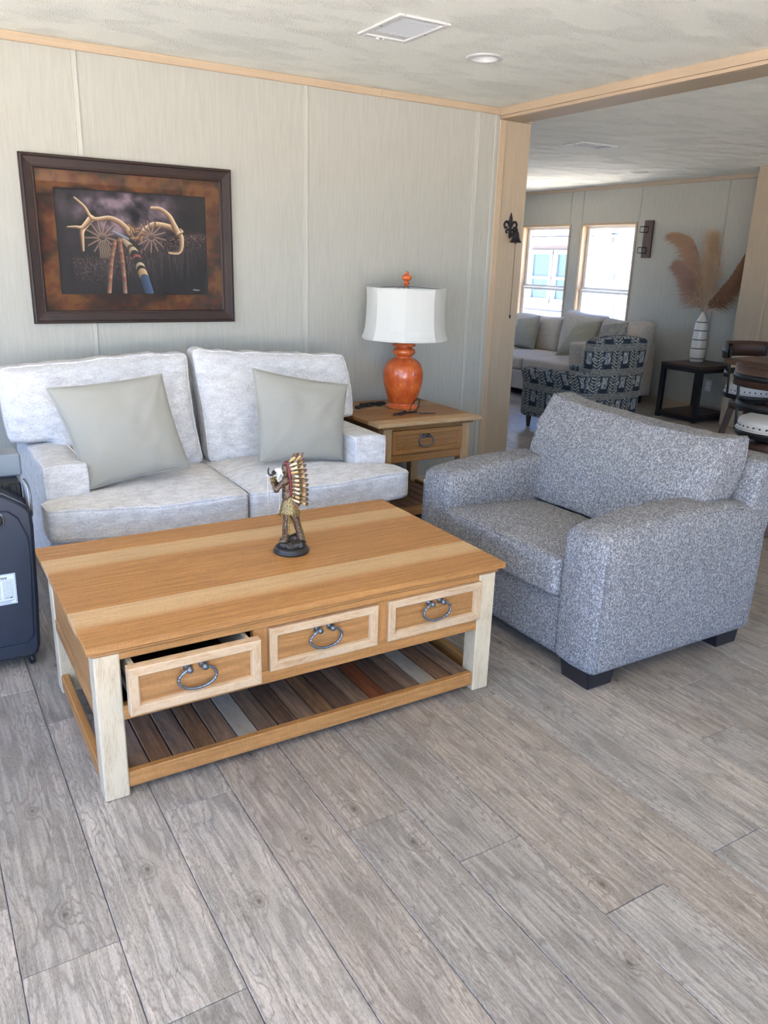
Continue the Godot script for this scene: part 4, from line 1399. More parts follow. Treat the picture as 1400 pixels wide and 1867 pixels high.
func loveseat() -> void:
	var o := Vector3(1.235, 0, -3.72)
	var t := thing("loveseat", "pale grey heathered two-seat sofa against the back wall", "sofa", o)
	var m: Material = M.heather
	var nz := FastNoiseLite.new()
	nz.seed = 8
	nz.frequency = 2.6
	part(t, "base", pad(8, Vector3(0.03, 0.1, 0.06), func(c: Vector3) -> Vector3: return Vector3(c.x * 0.79, 0.195 + c.y * 0.135, -0.045 + c.z * 0.44)), m)
	part(t, "back_frame", pad(10, Vector3(0.03, 0.08, 0.3), func(c: Vector3) -> Vector3: return Vector3(c.x * 0.80, 0.46 + c.y * 0.36, -0.44 + c.z * 0.085)), m)
	for s in [-1.0, 1.0]:
		var f := func(c: Vector3) -> Vector3:
			return Vector3(s * 0.722 + c.x * 0.086, lerpf(0.07, 0.612, (c.y + 1) * 0.5) + 0.008 * (1 - c.x * c.x) * clampf(c.y, 0, 1), -0.05 + c.z * 0.435)
		var r := Vector3(0.16, 0.05, 0.04)
		var arm := part(t, "arm", pad(14, r, f), m)
		part(arm, "welt", welt([Vector3(-1, -0.9, 1), Vector3(-1, 1, 1), Vector3(1, 1, 1), Vector3(1, -0.9, 1)], r, f, 0.006), m)
		part(arm, "welt", welt([Vector3(-s, 1, 1), Vector3(-s, 1, -1)], r, f, 0.006), m)
	for k in 2:
		var sd := -1.0 if k == 0 else 1.0
		# seat cushion wraps in front of its arm
		var sf := func(c: Vector3) -> Vector3:
			var u: float = c.x * sd  # +1 at the arm side
			var z: float = 0.205 + c.z * 0.375 + 0.012 * (1 - c.x * c.x) * maxf(0, c.z)
			var wide := lerpf(0.640, 0.838, smoothstep(0.30, 0.42, z))
			var x := lerpf(0.004, wide, (u + 1) * 0.5) * sd
			var crown: float = (1 - pow(c.x, 4)) * (1 - pow(c.z, 2))
			var lift := 0.035 if k == 0 else 0.012
			var y: float = 0.392 + c.y * 0.068 + (0.034 * crown if c.y > 0 else 0.0) + lift * clampf(u, 0, 1) * clampf(c.z, 0, 1)
			y += 0.006 * nz.get_noise_2d(x * 2.0, z * 2.0) * clampf(c.y, 0, 1)
			return Vector3(x, y, z)
		var sr := Vector3(0.06, 0.3, 0.085)
		var seat := part(t, "seat_cushion", pad(30, sr, sf), m)
		part(seat, "welt", welt([Vector3(-1, 1, -1), Vector3(-1, 1, 1), Vector3(1, 1, 1), Vector3(1, 1, -1)], sr, sf, 0.0068, 20), m)
		part(seat, "welt", welt([Vector3(-1, -1, 1), Vector3(1, -1, 1)], sr, sf, 0.004, 20), m)
		# back cushion, plump, spreading over its arm
		var bf := func(c: Vector3) -> Vector3:
			var u: float = c.x * sd
			var xx := (u + 1) * 0.5 * 0.86
			var v: float = (c.y + 1) * 0.5
			var bot := lerpf(0.455, 0.622, smoothstep(0.60, 0.70, xx))
			var topy := (0.985 - 0.05 * pow(xx / 0.86, 2.0)) if k == 0 else (1.0 - 0.058 * (xx / 0.86))
			var y := lerpf(bot, topy, v) + 0.012 * nz.get_noise_1d(xx * 3.0 + k * 9) * v
			var zc := lerpf(-0.055, -0.265, (y - 0.45) / 0.52)
			var th := 0.075 + 0.05 * (1 - pow(c.y, 2)) * (1 - pow(c.x, 4))
			topy += 0.012 * pow(c.x, 8)
			y = lerpf(bot, topy, v) + 0.012 * nz.get_noise_1d(xx * 3.0 + k * 9) * v
			var wr := 0.016 * nz.get_noise_2d(xx * 1.6 + k * 5, v * 1.4) + 0.006 * nz.get_noise_2d(xx * 5.0, v * 3.0 + 4)
			# puckers where the corner folds over the arm
			wr += 0.006 * sin(xx * 95.0) * exp(-pow((xx - 0.63) / 0.05, 2)) * exp(-v * 7.0)
			return Vector3(sd * (0.012 + xx + 0.012 * sin(v * PI)) , y, zc + c.z * th + (wr if c.z > 0 else 0.0))
		var br := Vector3(0.10, 0.16, 0.6)
		var back := part(t, "back_cushion", pad(34, br, bf), m)
		part(back, "welt", welt([Vector3(-1, -1, 0.7), Vector3(-1, 1, 0.7), Vector3(1, 1, 0.7), Vector3(1, -1, 0.7)], br, bf, 0.006, 22), m)
	for x in [-0.72, 0.72]:
		for z in [-0.4, 0.32]:
			part(t, "foot", prism(PackedVector2Array([Vector2(-0.03, 0), Vector2(0.03, 0), Vector2(0.038, 0.075), Vector2(-0.038, 0.075)]), -0.035, 0.035, 0.003), M.black_block, Vector3(x, 0, z))
	throw_pillow("throw_pillow", "plain sage-grey throw pillow leaning on the left half of the loveseat", [Vector3(0.50, 0.905, -3.53), Vector3(0.975, 0.945, -3.52), Vector3(1.055, 0.535, -3.42), Vector3(0.60, 0.500, -3.36)], 0.15, M.sage, 3, "throw pillows on the loveseat")
	throw_pillow("throw_pillow", "plain sage-grey throw pillow leaning on the right half of the loveseat", [Vector3(1.425, 0.945, -3.56), Vector3(1.905, 0.852, -3.50), Vector3(1.84, 0.490, -3.42), Vector3(1.40, 0.515, -3.44)], 0.15, M.sage, 6, "throw pillows on the loveseat")

func throw_pillow(called: String, label: String, q: Array, thick: float, m: Material, sd: int, group := "") -> Node3D:
	var c := Vector3.ZERO
	for p in q:
		c += p * 0.25
	c.y = minf(q[2].y, q[3].y)
	var t := thing(called, label, "pillow", c, 0.0, group)
	var ql := []
	for p in q:
		ql.append(p - c)
	var st := shape(false)
	var rim := add_pillow(st, ql, thick, sd)
	part(t, "cover", st, m)
	part(t, "piping", tube(rim, 0.0045, 7, true), m)
	return t

# ---------------------------------------------------------------- things in the near room
func picture_print() -> ImageTexture:
	var w := 900
	var h := 600
	var im := Image.create(w, h, false, Image.FORMAT_RGB8)
	var cl := nimg(w, h, 0.006, 701, 4)
	var fn := nimg(w, h, 0.05, 703, 3)
	for y in h:
		for x in w:
			var u := float(x) / w
			var v := float(y) / h
			var glow := exp(-(pow((u - 0.45) / 0.36, 2) + pow((v - 0.22) / 0.34, 2)))
			var k := glow * (0.75 + (cl[y * w + x] - 128) * 0.008)
			var c := Color(0.045, 0.04, 0.05).lerp(Color(0.52, 0.44, 0.48), clampf(k, 0, 1))
			var edge := 0.55 + 0.09 * sin(u * 5.0 + 0.6) - 0.13 * clampf((u - 0.5) * 2.0, 0, 1) + (fn[y * w + x] - 128) * 0.0004
			if v > edge and u > 0.09:
				var kk := clampf((v - edge) * 3.0, 0, 1)
				c = Color(0.34, 0.26, 0.24).lerp(Color(0.05, 0.045, 0.06), pow(kk, 0.7)) * (0.8 + (fn[y * w + x] - 128) * 0.011)
			im.set_pixel(x, y, c)
	var S := Vector2(w, h)
	var go := func(pts: Array) -> Array:
		var o := []
		for p in pts:
			o.append(Vector2(p[0], p[1]) * S)
		return spline(o, 6)
	# fringe of the dark hide
	for i in 110:
		var u := 0.10 + 0.80 * i / 110.0 + rng.randf_range(-0.006, 0.006)
		var v := 0.66 + rng.randf_range(-0.05, 0.04) - (0.12 if u > 0.62 else 0.0)
		var l := rng.randf_range(0.1, 0.22) * (1.6 if u > 0.6 else 0.8)
		var g := rng.randf_range(0.22, 0.5)
		stroke(im, go.call([[u, v], [u + 0.012 * sin(i), v + l * 0.5], [u + rng.randf_range(-0.02, 0.03), v + l]]), 3.2, 0.8, Color(g, g * 0.88, g * 0.86), Color(0.05, 0.04, 0.05))
	var lit := Color(0.92, 0.82, 0.66)
	var umber := Color(0.32, 0.20, 0.13)
	# antlers
	for a in [[[[0.226, 0.27], [0.192, 0.327], [0.162, 0.395], [0.16, 0.473], [0.16, 0.573]], 20, 7], [[[0.076, 0.362], [0.124, 0.359], [0.164, 0.362], [0.192, 0.327], [0.226, 0.27]], 4, 17], [[[0.132, 0.094], [0.188, 0.17], [0.223, 0.259], [0.263, 0.279], [0.339, 0.262], [0.398, 0.292], [0.442, 0.345], [0.462, 0.389]], 6, 19], [[[0.567, 0.36], [0.626, 0.305], [0.69, 0.307], [0.747, 0.326], [0.787, 0.359]], 15, 18], [[[0.787, 0.359], [0.813, 0.416], [0.813, 0.51], [0.79, 0.565], [0.727, 0.567]], 20, 7], [[[0.622, 0.146], [0.682, 0.153], [0.736, 0.212], [0.769, 0.302], [0.787, 0.359]], 9, 20], [[[0.798, 0.382], [0.829, 0.356], [0.813, 0.328]], 9, 4]]:
		stroke(im, go.call(a[0]), a[1], a[2], lit, umber)
	# spur rowels
	for r in [[0.286, 0.444, 0.105], [0.608, 0.421, 0.10]]:
		for i in 13:
			var a := TAU * i / 13.0 + 0.2
			var c := Vector2(r[0] * w, r[1] * h)
			var e: Vector2 = c + Vector2(cos(a), sin(a)) * r[2] * w
			stroke(im, [c.lerp(e, 0.12), e], 6.5, 5.0, Color(0.68, 0.57, 0.5), Color(0.22, 0.16, 0.14))
		stroke(im, [Vector2(r[0] * w - 1, r[1] * h), Vector2(r[0] * w + 1, r[1] * h)], 17, 17, Color(0.5, 0.42, 0.38), Color(0.16, 0.12, 0.1))
	for i in 6:
		stroke(im, go.call([[0.26 + i * 0.012, 0.50], [0.265 + i * 0.013, 0.56], [0.268 + i * 0.014, 0.63]]), 4, 7, Color(0.62, 0.55, 0.48), Color(0.2, 0.15, 0.12))
	# knot of thongs, bone pipe
	for i in 14:
		var a := i * 1.9
		var c := Vector2(0.506 + 0.035 * cos(a), 0.395 + 0.06 * sin(a * 1.3)) * S
		stroke(im, [c, c + Vector2(cos(a * 2.1), sin(a * 2.1)) * 26], 8, 5, Color(0.72, 0.56, 0.42), Color(0.28, 0.17, 0.1))
	stroke(im, go.call([[0.358, 0.389], [0.406, 0.421], [0.451, 0.452]]), 7, 9, Color(0.62, 0.66, 0.72), Color(0.25, 0.27, 0.3))
	# two wrapped cords and the banded strap
	for cd in [[[0.363, 0.491], [0.339, 0.634], [0.323, 0.784], [0.305, 0.982]], [[0.396, 0.461], [0.403, 0.597], [0.409, 0.759], [0.411, 0.982]]]:
		var pts: Array = go.call(cd)
		for i in pts.size() - 1:
			var c := [Color(0.68, 0.42, 0.30), Color(0.72, 0.56, 0.42), Color(0.62, 0.30, 0.22), Color(0.60, 0.46, 0.34)][i % 4] as Color
			stroke(im, [pts[i], pts[i + 1]], 13 - (i % 2) * 2, 12, c.lightened(0.12), c.darkened(0.55))
	var bp: Array = go.call([[0.419, 0.46], [0.469, 0.537], [0.503, 0.64], [0.542, 0.803], [0.574, 0.97]])
	var bands := [Color(0.74, 0.62, 0.48), Color(0.74, 0.62, 0.48), Color(0.78, 0.68, 0.52), Color(0.8, 0.72, 0.56), Color(0.36, 0.26, 0.2), Color(0.8, 0.72, 0.56), Color(0.8, 0.72, 0.56), Color(0.12, 0.1, 0.1), Color(0.66, 0.30, 0.28), Color(0.12, 0.1, 0.1), Color(0.82, 0.74, 0.58), Color(0.12, 0.1, 0.1), Color(0.80, 0.66, 0.46), Color(0.20, 0.30, 0.44)]
	for i in bp.size() - 1:
		var c: Color = bands[mini(bands.size() - 1, int(float(i) / (bp.size() - 1) * 17))]
		stroke(im, [bp[i], bp[i + 1]], lerpf(10, 27, minf(1, i / 9.0)), lerpf(10, 27, minf(1, (i + 1) / 9.0)), c.lightened(0.1), c.darkened(0.45))
	stroke(im, go.call([[0.884, 0.944], [0.897, 0.935], [0.90, 0.948], [0.914, 0.938], [0.917, 0.947], [0.932, 0.942]]), 1.3, 1.0, Color(0.85, 0.85, 0.85), Color(0.85, 0.85, 0.85))
	return tex(im)

func picture() -> void:
	var t := thing("framed_picture", "large framed picture of antlers and spurs with a rust-brown mat, above the loveseat", "picture", Vector3(1.09, 1.497, BACK))
	var w := 1.026
	var h := 0.774
	var bw := 0.064
	var fm := tinted(M.dark_wood, Color(0.62, 0.5, 0.46))
	for k in 4:
		var hor := k % 2 == 0
		var l := w * 0.5 if hor else h * 0.5
		var dist := h * 0.5 if hor else w * 0.5
		var st := shape(true)
		var sec := [Vector2(0, 0.001), Vector2(0, 0.026), Vector2(-0.004, 0.031), Vector2(-0.012, 0.032), Vector2(-0.016, 0.028), Vector2(-0.05, 0.022), Vector2(-0.052, 0.025), Vector2(-0.058, 0.025), Vector2(-0.06, 0.020), Vector2(-bw, 0.018), Vector2(-bw, 0.006)]
		var rot := Basis(Vector3.BACK, PI / 2 * k)
		for i in sec.size() - 1:
			var a: Vector2 = sec[i]
			var b: Vector2 = sec[i + 1]
			var p := [Vector3(l + a.x, dist + a.x, a.y), Vector3(-l - a.x, dist + a.x, a.y), Vector3(-l - b.x, dist + b.x, b.y), Vector3(l + b.x, dist + b.x, b.y)]
			quad(st, rot * p[0], rot * p[1], rot * p[2], rot * p[3], Vector2(i * 0.05, l), Vector2(i * 0.05, -l), Vector2(i * 0.05 + 0.05, -l), Vector2(i * 0.05 + 0.05, l))
		part(t, "frame_rail" if hor else "frame_stile", st, fm)
	# mat board with its opening, mottled rust
	var mi := Image.create(384, 288, false, Image.FORMAT_RGB8)
	var a := nimg(384, 288, 0.012, 721, 4)
	var b := nimg(384, 288, 0.03, 727, 3)
	for y in 288:
		for x in 384:
			var k := clampf(0.5 + (a[y * 384 + x] - 128) * 0.012, 0, 1)
			var c := Color(0.17, 0.11, 0.075).lerp(Color(0.42, 0.27, 0.14), k)
			c = c.lerp(Color(0.34, 0.15, 0.09), clampf((b[y * 384 + x] - 150) * 0.02, 0, 0.8))
			mi.set_pixel(x, y, c)
	var mm := mat(Color.WHITE, 0.8)
	mm.albedo_texture = tex(mi)
	var iw := 0.746
	var ih := 0.492
	var icy := 0.0
	var ms := shape()
	var ow := w - bw * 2 + 0.004
	var oh := h - bw * 2 + 0.004
	for r in [[-ow / 2, -iw / 2, -oh / 2, oh / 2], [iw / 2, ow / 2, -oh / 2, oh / 2], [-iw / 2, iw / 2, ih / 2 + icy, oh / 2], [-iw / 2, iw / 2, -oh / 2, -ih / 2 + icy]]:
		var uv := func(x: float, y: float) -> Vector2: return Vector2(x / ow + 0.5, 0.5 - y / oh)
		quad(ms, Vector3(r[0], r[2], 0.011), Vector3(r[1], r[2], 0.011), Vector3(r[1], r[3], 0.011), Vector3(r[0], r[3], 0.011), uv.call(r[0], r[2]), uv.call(r[1], r[2]), uv.call(r[1], r[3]), uv.call(r[0], r[3]))
	part(t, "mat", ms, mm)
	var ps := shape()
	quad(ps, Vector3(-iw / 2 - 0.004, -ih / 2 - 0.004, 0.009), Vector3(iw / 2 + 0.004, -ih / 2 - 0.004, 0.009), Vector3(iw / 2 + 0.004, ih / 2 + 0.004, 0.009), Vector3(-iw / 2 - 0.004, ih / 2 + 0.004, 0.009), Vector2(0, 1), Vector2(1, 1), Vector2(1, 0), Vector2(0, 0))
	var pm := mat(Color.WHITE, 0.6)
	pm.albedo_texture = picture_print()
	part(t, "print", ps, pm, Vector3(0, icy, 0))
	var rim := shape()
	for r in [[-iw / 2, -iw / 2 + 0.005, -ih / 2, ih / 2], [iw / 2 - 0.005, iw / 2, -ih / 2, ih / 2], [-iw / 2, iw / 2, ih / 2 - 0.005, ih / 2], [-iw / 2, iw / 2, -ih / 2, -ih / 2 + 0.005]]:
		add_box(rim, Vector3((r[0] + r[1]) / 2, (r[2] + r[3]) / 2 + icy, 0.010), Vector3(r[1] - r[0], r[3] - r[2], 0.002), 0.0)
	part(t, "inner_mat", rim, mat(c8(20, 18, 22), 0.7))
	part(t, "glass", span(Vector3(-ow / 2, -oh / 2, 0.0135), Vector3(ow / 2, oh / 2, 0.0155), 0.0), M.pane_clear)
	part(t, "backing", span(Vector3(-ow / 2, -oh / 2, 0.001), Vector3(ow / 2, oh / 2, 0.007), 0.0), M.black)

func label_print() -> ImageTexture:
	var im := Image.create(256, 256, false, Image.FORMAT_RGB8)
	im.fill(c8(222, 228, 236))
	var ink := c8(70, 76, 92)
	for b in [Rect2i(4, 4, 248, 2), Rect2i(4, 250, 248, 2), Rect2i(4, 4, 2, 248), Rect2i(250, 4, 2, 248), Rect2i(10, 52, 236, 2)]:
		im.fill_rect(b, ink)
	for col in [12, 98, 176]:
		for row in 15:
			var x: int = col
			while x < col + 66:
				var l := rng.randi_range(4, 12)
				im.fill_rect(Rect2i(x, 64 + row * 10, mini(l, col + 66 - x), 3), ink)
				x += l + 3
	for row in 3:
		im.fill_rect(Rect2i(120, 222 + row * 9, 120 - row * 12, 3), ink)
	for i in 12:
		im.fill_rect(Rect2i(196 - i, 192 + i, 2, 2), ink)
		im.fill_rect(Rect2i(196 + i, 192 + i, 2, 2), ink)
	im.fill_rect(Rect2i(184, 204, 26, 2), ink)
	im.fill_rect(Rect2i(214, 196, 14, 8), ink)
	return tex(im)

func air_conditioner() -> void:
	var o := Vector3(0.1, 0, -2.85)
	var t := thing("portable_air_conditioner", "dark navy portable air conditioner with a white label, left of the coffee table", "air conditioner", o)
	var outline := PackedVector2Array([Vector2(-0.24, 0.04), Vector2(0.170, 0.04), Vector2(0.186, 0.05), Vector2(0.195, 0.075), Vector2(0.206, 0.25), Vector2(0.216, 0.53), Vector2(0.214, 0.585), Vector2(0.204, 0.604), Vector2(0.182, 0.625), Vector2(0.13, 0.66), Vector2(0.06, 0.685), Vector2(-0.05, 0.70), Vector2(-0.24, 0.70)])
	part(t, "body", prism(outline, -0.34, 0.0, 0.012), M.navy)
	part(t, "front_cover", prism(PackedVector2Array([Vector2(-0.22, 0.1), Vector2(0.155, 0.1), Vector2(0.178, 0.13), Vector2(0.197, 0.44), Vector2(0.194, 0.5), Vector2(0.17, 0.572), Vector2(0.14, 0.6), Vector2(-0.22, 0.655)]), 0.0, 0.006, 0.004), M.navy)
	part(t, "top_trim", tube([Vector3(-0.24, 0.70, -0.006), Vector3(-0.05, 0.70, -0.006), Vector3(0.06, 0.685, -0.006), Vector3(0.13, 0.66, -0.006), Vector3(0.182, 0.625, -0.006), Vector3(0.206, 0.602, -0.006)], 0.003, 6), M.pewter)
	# outlet housing at the rear: black louvres under a pale duct box, and a rounded clear side panel
	part(t, "outlet_housing", span(Vector3(-0.24, 0.5, -0.36), Vector3(0.205, 0.66, -0.13), 0.006), M.black)
	var lv := shape()
	for i in 9:
		add_box(lv, Vector3(0.19 - i * 0.022, 0.63, -0.126), Vector3(0.005, 0.07, 0.012), 0.001)
	part(t, "louvre", lv, M.black)
	part(t, "duct_box", span(Vector3(-0.24, 0.66, -0.36), Vector3(0.222, 0.742, -0.23), 0.006), mat(c8(124, 132, 138), 0.5))
	var rr := []
	for i in 24:
		var a := TAU * i / 24.0
		rr.append(Vector3(0.218, 0.612 + signf(sin(a)) * pow(absf(sin(a)), 0.5) * 0.058, -0.10 + signf(cos(a)) * pow(absf(cos(a)), 0.5) * 0.075))
	part(t, "side_panel_rim", tube(rr, 0.004, 6, true), M.pewter)
	part(t, "side_panel", pad(6, Vector3(0.9, 0.4, 0.4), func(c: Vector3) -> Vector3: return Vector3(0.214, 0.612, -0.10) + c * Vector3(0.004, 0.055, 0.07)), mat(c8(196, 198, 200), 0.3))
	# label with the tail of a maker's word at its head
	var ls := shape()
	quad(ls, Vector3(0.0, 0.262, 0.0072), Vector3(0.136, 0.262, 0.0072), Vector3(0.138, 0.376, 0.0072), Vector3(0.0, 0.376, 0.0072), Vector2(0, 1), Vector2(1, 1), Vector2(1, 0), Vector2(0, 0))
	var lm := mat(Color.WHITE, 0.5)
	lm.albedo_texture = label_print()
	var lab := part(t, "label_sticker", ls, lm)
	var tm := TextMesh.new()
	tm.text = "ense"
	var sf := SystemFont.new()
	sf.font_names = ["Droid Sans"]
	sf.font_weight = 700
	tm.font = sf
	tm.font_size = 24
	tm.pixel_size = 0.0006
	tm.depth = 0.0006
	part(lab, "lettering", tm, M.black, Vector3(0.094, 0.362, 0.0076))
	part(t, "handle_recess", pad(6, Vector3(0.3, 0.5, 0.5), func(c: Vector3) -> Vector3: return Vector3(0.06, 0.572, 0.005) + c * Vector3(0.066, 0.026, 0.004)), M.pewter)
	part(t, "handle_grip", pad(6, Vector3(0.3, 0.5, 0.5), func(c: Vector3) -> Vector3: return Vector3(0.06, 0.571, 0.008) + c * Vector3(0.06, 0.020, 0.004)), M.black)
	for x in [-0.2, 0.165]:
		for z in [-0.29, -0.03]:
			var cs := shape(false)
			add_lathe(cs, [Vector2(0, -0.009), Vector2(0.017, -0.009), Vector2(0.02, -0.006), Vector2(0.02, 0.006), Vector2(0.017, 0.009), Vector2(0, 0.009)], 18, Vector3.ZERO, Transform3D(Basis(Vector3.BACK, PI / 2), Vector3(x, 0.02, z)))
			var cw := part(t, "caster", cs, M.black)
			part(cw, "fork", box(Vector3(x, 0.035, z), Vector3(0.026, 0.016, 0.02), 0.003), M.pewter)

func figurine() -> void:
	var t := thing("figurine", "bronze-painted statuette in a feathered headdress raising a horned skull, on the coffee table", "figurine", Vector3(1.072, 0.48, -2.357), deg_to_rad(-31.5))
	t.scale = Vector3.ONE * 1.0
	var mt := func(sd: int, a: Color, b: Color, c: Color) -> StandardMaterial3D:
		var im := Image.create(256, 256, false, Image.FORMAT_RGB8)
		var n1 := nimg(256, 256, 0.03, sd, 3)
		var n2 := nimg(256, 256, 0.07, sd + 3, 2)
		for i in 65536:
			var k := clampf(0.45 + (n1[i] - 128) * 0.012, 0, 1)
			var q := a.lerp(b, k).lerp(c, clampf((n2[i] - 150) * 0.03, 0, 0.9))
			im.set_pixel(i % 256, i / 256, q)
		var m := mat(Color.WHITE, 0.38, 0.25)
		m.albedo_texture = tex(im)
		return triplanar(m, 0.05)
	var coat: Material = mt.call(801, Color(0.15, 0.10, 0.08), Color(0.38, 0.28, 0.21), Color(0.66, 0.55, 0.4))
	var gold: Material = mt.call(811, Color(0.24, 0.16, 0.10), Color(0.52, 0.40, 0.20), Color(0.80, 0.74, 0.42))
	var rock: Material = mt.call(821, Color(0.05, 0.045, 0.04), Color(0.14, 0.11, 0.09), Color(0.36, 0.3, 0.24))
	part(t, "base", lathe([Vector2(0, 0), Vector2(0.06, 0), Vector2(0.063, 0.004), Vector2(0.062, 0.010), Vector2(0.058, 0.012), Vector2(0.058, 0.015), Vector2(0.056, 0.019), Vector2(0.05, 0.021), Vector2(0, 0.021)], 40), mat(c8(40, 37, 36), 0.35))
	var V := func(x: float, y: float, z := 0.0) -> Vector3: return Vector3((x - 590) * 0.0002265, (1600 - y) * 0.000241, z)
	part(t, "rock", blob([[V.call(470, 1500, 0.012), V.call(720, 1500, 0.008), 0.016, 0.018], [V.call(480, 1470, -0.012), V.call(700, 1440, -0.012), 0.018, 0.02], [V.call(640, 1400, -0.01), V.call(660, 1380, -0.012), 0.014, 0.01], [V.call(740, 1470, 0.01), V.call(760, 1450, 0.0), 0.014, 0.012], [V.call(430, 1520, 0.0), V.call(600, 1540, 0.024), 0.012, 0.012]], 0.0036, 0.006, 0.006), rock)
	# the standing figure: one body
	part(t, "body", blob([
		[V.call(500, 1420, 0.008), V.call(508, 1230, 0.01), 0.0115, 0.010], [V.call(508, 1230, 0.01), V.call(530, 1010, 0.006), 0.010, 0.013],
		[V.call(750, 1430, -0.004), V.call(690, 1230, -0.006), 0.0125, 0.0115], [V.call(690, 1230, -0.006), V.call(620, 1010, -0.004), 0.0115, 0.014],
		[V.call(480, 1435, 0.010), V.call(440, 1440, 0.012), 0.009, 0.007], [V.call(735, 1450, -0.004), V.call(700, 1462, 0.004), 0.010, 0.008],
		[V.call(560, 960, 0.0), V.call(540, 760, 0.0), 0.0215, 0.018], [V.call(540, 760, 0.0), V.call(530, 540, 0.0), 0.018, 0.0175],
		[V.call(530, 520, 0.018), V.call(530, 520, -0.018), 0.012, 0.012], [V.call(522, 480, 0.0), V.call(515, 400, 0.0), 0.009, 0.011], [V.call(510, 390, 0.0), V.call(508, 350, 0.0), 0.0135, 0.0125], [V.call(485, 380, 0.0), V.call(476, 376, 0.0), 0.004, 0.003],
		[V.call(505, 540, 0.022), V.call(385, 660, 0.024), 0.009, 0.0085], [V.call(385, 660, 0.024), V.call(320, 560, 0.014), 0.0085, 0.006], [V.call(505, 540, -0.022), V.call(400, 660, -0.02), 0.009, 0.0085], [V.call(400, 660, -0.02), V.call(340, 560, -0.01), 0.0085, 0.006]
		], 0.0028, 0.006, 0.0025), coat)
	for h in [[0.014, 318, 556], [-0.01, 338, 556]]:
		var hs := shape(false)
		for f in 4:
			add_tube(hs, [V.call(h[1], h[2], h[0]), V.call(h[1] - 24 + f * 15, h[2] - 34, h[0] + 0.003), V.call(h[1] - 20 + f * 18, h[2] - 58, h[0] * 0.7)], 0.0024, 6, false, 0.0016)
		add_tube(hs, [V.call(h[1], h[2], h[0]), V.call(h[1] + 44, h[2] - 10, h[0] * 0.8), V.call(h[1] + 60, h[2] - 30, h[0] * 0.5)], 0.0024, 6, false, 0.0016)
		part(t, "hand", hs, gold)
	# coat skirt with fringe, breechcloth, trouser fringe
	var sk := shape(false)
	var prof := [Vector2(0.041, 0.142), Vector2(0.036, 0.16), Vector2(0.028, 0.185), Vector2(0.022, 0.2)]
	add_lathe(sk, prof, 28, Vector3(-0.006, 0, 0), Transform3D(Basis.from_scale(Vector3(0.88, 1, 0.75)), Vector3.ZERO))
	part(t, "coat_skirt", sk, gold)
	var fr := shape(false)
	for i in 26:
		var a := TAU * i / 26.0
		var p := Vector3(-0.006 + cos(a) * 0.035, 0.146, sin(a) * 0.03)
		add_tube(fr, [p, p + Vector3(0.001 * sin(i * 3.0), -0.010 - 0.005 * absf(sin(i * 2.3)), 0)], 0.0018, 5, false, 0.0008)
	for i in 12:
		var p: Vector3 = (V.call(500, 1080, 0.012) as Vector3).lerp(V.call(500, 1400, 0.016), i / 11.0)
		add_tube(fr, [p, p + Vector3(0.008, -0.007, 0.006)], 0.0014, 5, false, 0.0006)
		p = (V.call(700, 1060, 0.002) as Vector3).lerp(V.call(785, 1390, 0.002), i / 11.0)
		add_tube(fr, [p, p + Vector3(0.008, -0.008, 0.004)], 0.0014, 5, false, 0.0006)
	part(t, "fringe", fr, gold)
	part(t, "breechcloth", prism(PackedVector2Array([Vector2(-0.014, 0.07), Vector2(-0.004, 0.065), Vector2(0.0, 0.14), Vector2(-0.014, 0.14)]), 0.012, 0.017, 0.002), gold)
	# skull with horns, held before the face
	part(t, "skull", blob([[V.call(455, 405, 0), V.call(395, 405, 0), 0.0095, 0.0095], [V.call(395, 415, 0), V.call(300, 462, 0), 0.0065, 0.0035], [V.call(300, 462, 0), V.call(235, 475, 0), 0.004, 0.0028], [V.call(420, 450, 0.006), V.call(395, 530, 0.006), 0.005, 0.0022], [V.call(470, 440, 0.0), V.call(495, 500, 0), 0.0055, 0.003], [V.call(430, 400, 0.008), V.call(405, 395, 0.008), 0.004, 0.004]], 0.002, 0.0025), mat(c8(226, 224, 216), 0.5))
	var hn := shape(false)
	add_tube(hn, curve([V.call(345, 430, 0.010), V.call(310, 455, 0.016), V.call(275, 440, 0.018), V.call(262, 390, 0.016), V.call(275, 350, 0.012)], 4), 0.0052, 8, false, 0.0014)
	add_tube(hn, curve([V.call(480, 400, -0.012), V.call(500, 420, -0.02), V.call(505, 390, -0.024), V.call(490, 365, -0.02)], 4), 0.0048, 8, false, 0.0014)
	add_tube(hn, [V.call(320, 410, 0.006), V.call(370, 440, 0.008)], 0.007, 8, false, 0.006)
	part(t, "horn", hn, mat(c8(34, 28, 26), 0.4))
	var sg := shape(false)
	for q in [[255, 470, 1055], [300, 640, 800], [430, 700, 945], [420, 880, 1000]]:
		add_tube(sg, [V.call(q[0], q[1], 0.02), V.call(q[0] + 4, q[2], 0.02)], 0.0008, 5)
	part(t, "thong", sg, mat(c8(212, 206, 196), 0.6))
	# headdress: red browband trailing down the back and its two rows of feathers
	var band := [V.call(500, 300, 0.006), V.call(545, 290, 0.008), V.call(566, 360, 0.012), V.call(585, 500, 0.014), V.call(598, 640, 0.014), V.call(600, 740, 0.012)]
	var bs := shape(false)
	add_tube(bs, curve(band, 5), 0.0055, 8)
	var band2 := []
	for p in band:
		band2.append(p * Vector3(1, 1, -1))
	add_tube(bs, curve(band2, 5), 0.0055, 8)
	part(t, "headband", bs, mat(c8(110, 38, 40), 0.5))
	part(t, "headdress_backing", blob([[V.call(580, 300, 0), V.call(640, 480, 0), 0.014, 0.016], [V.call(640, 480, 0), V.call(660, 740, 0), 0.016, 0.016], [V.call(660, 740, 0), V.call(690, 880, 0), 0.014, 0.010]], 0.0035, 0.006), coat)
	var ft := shape(false)
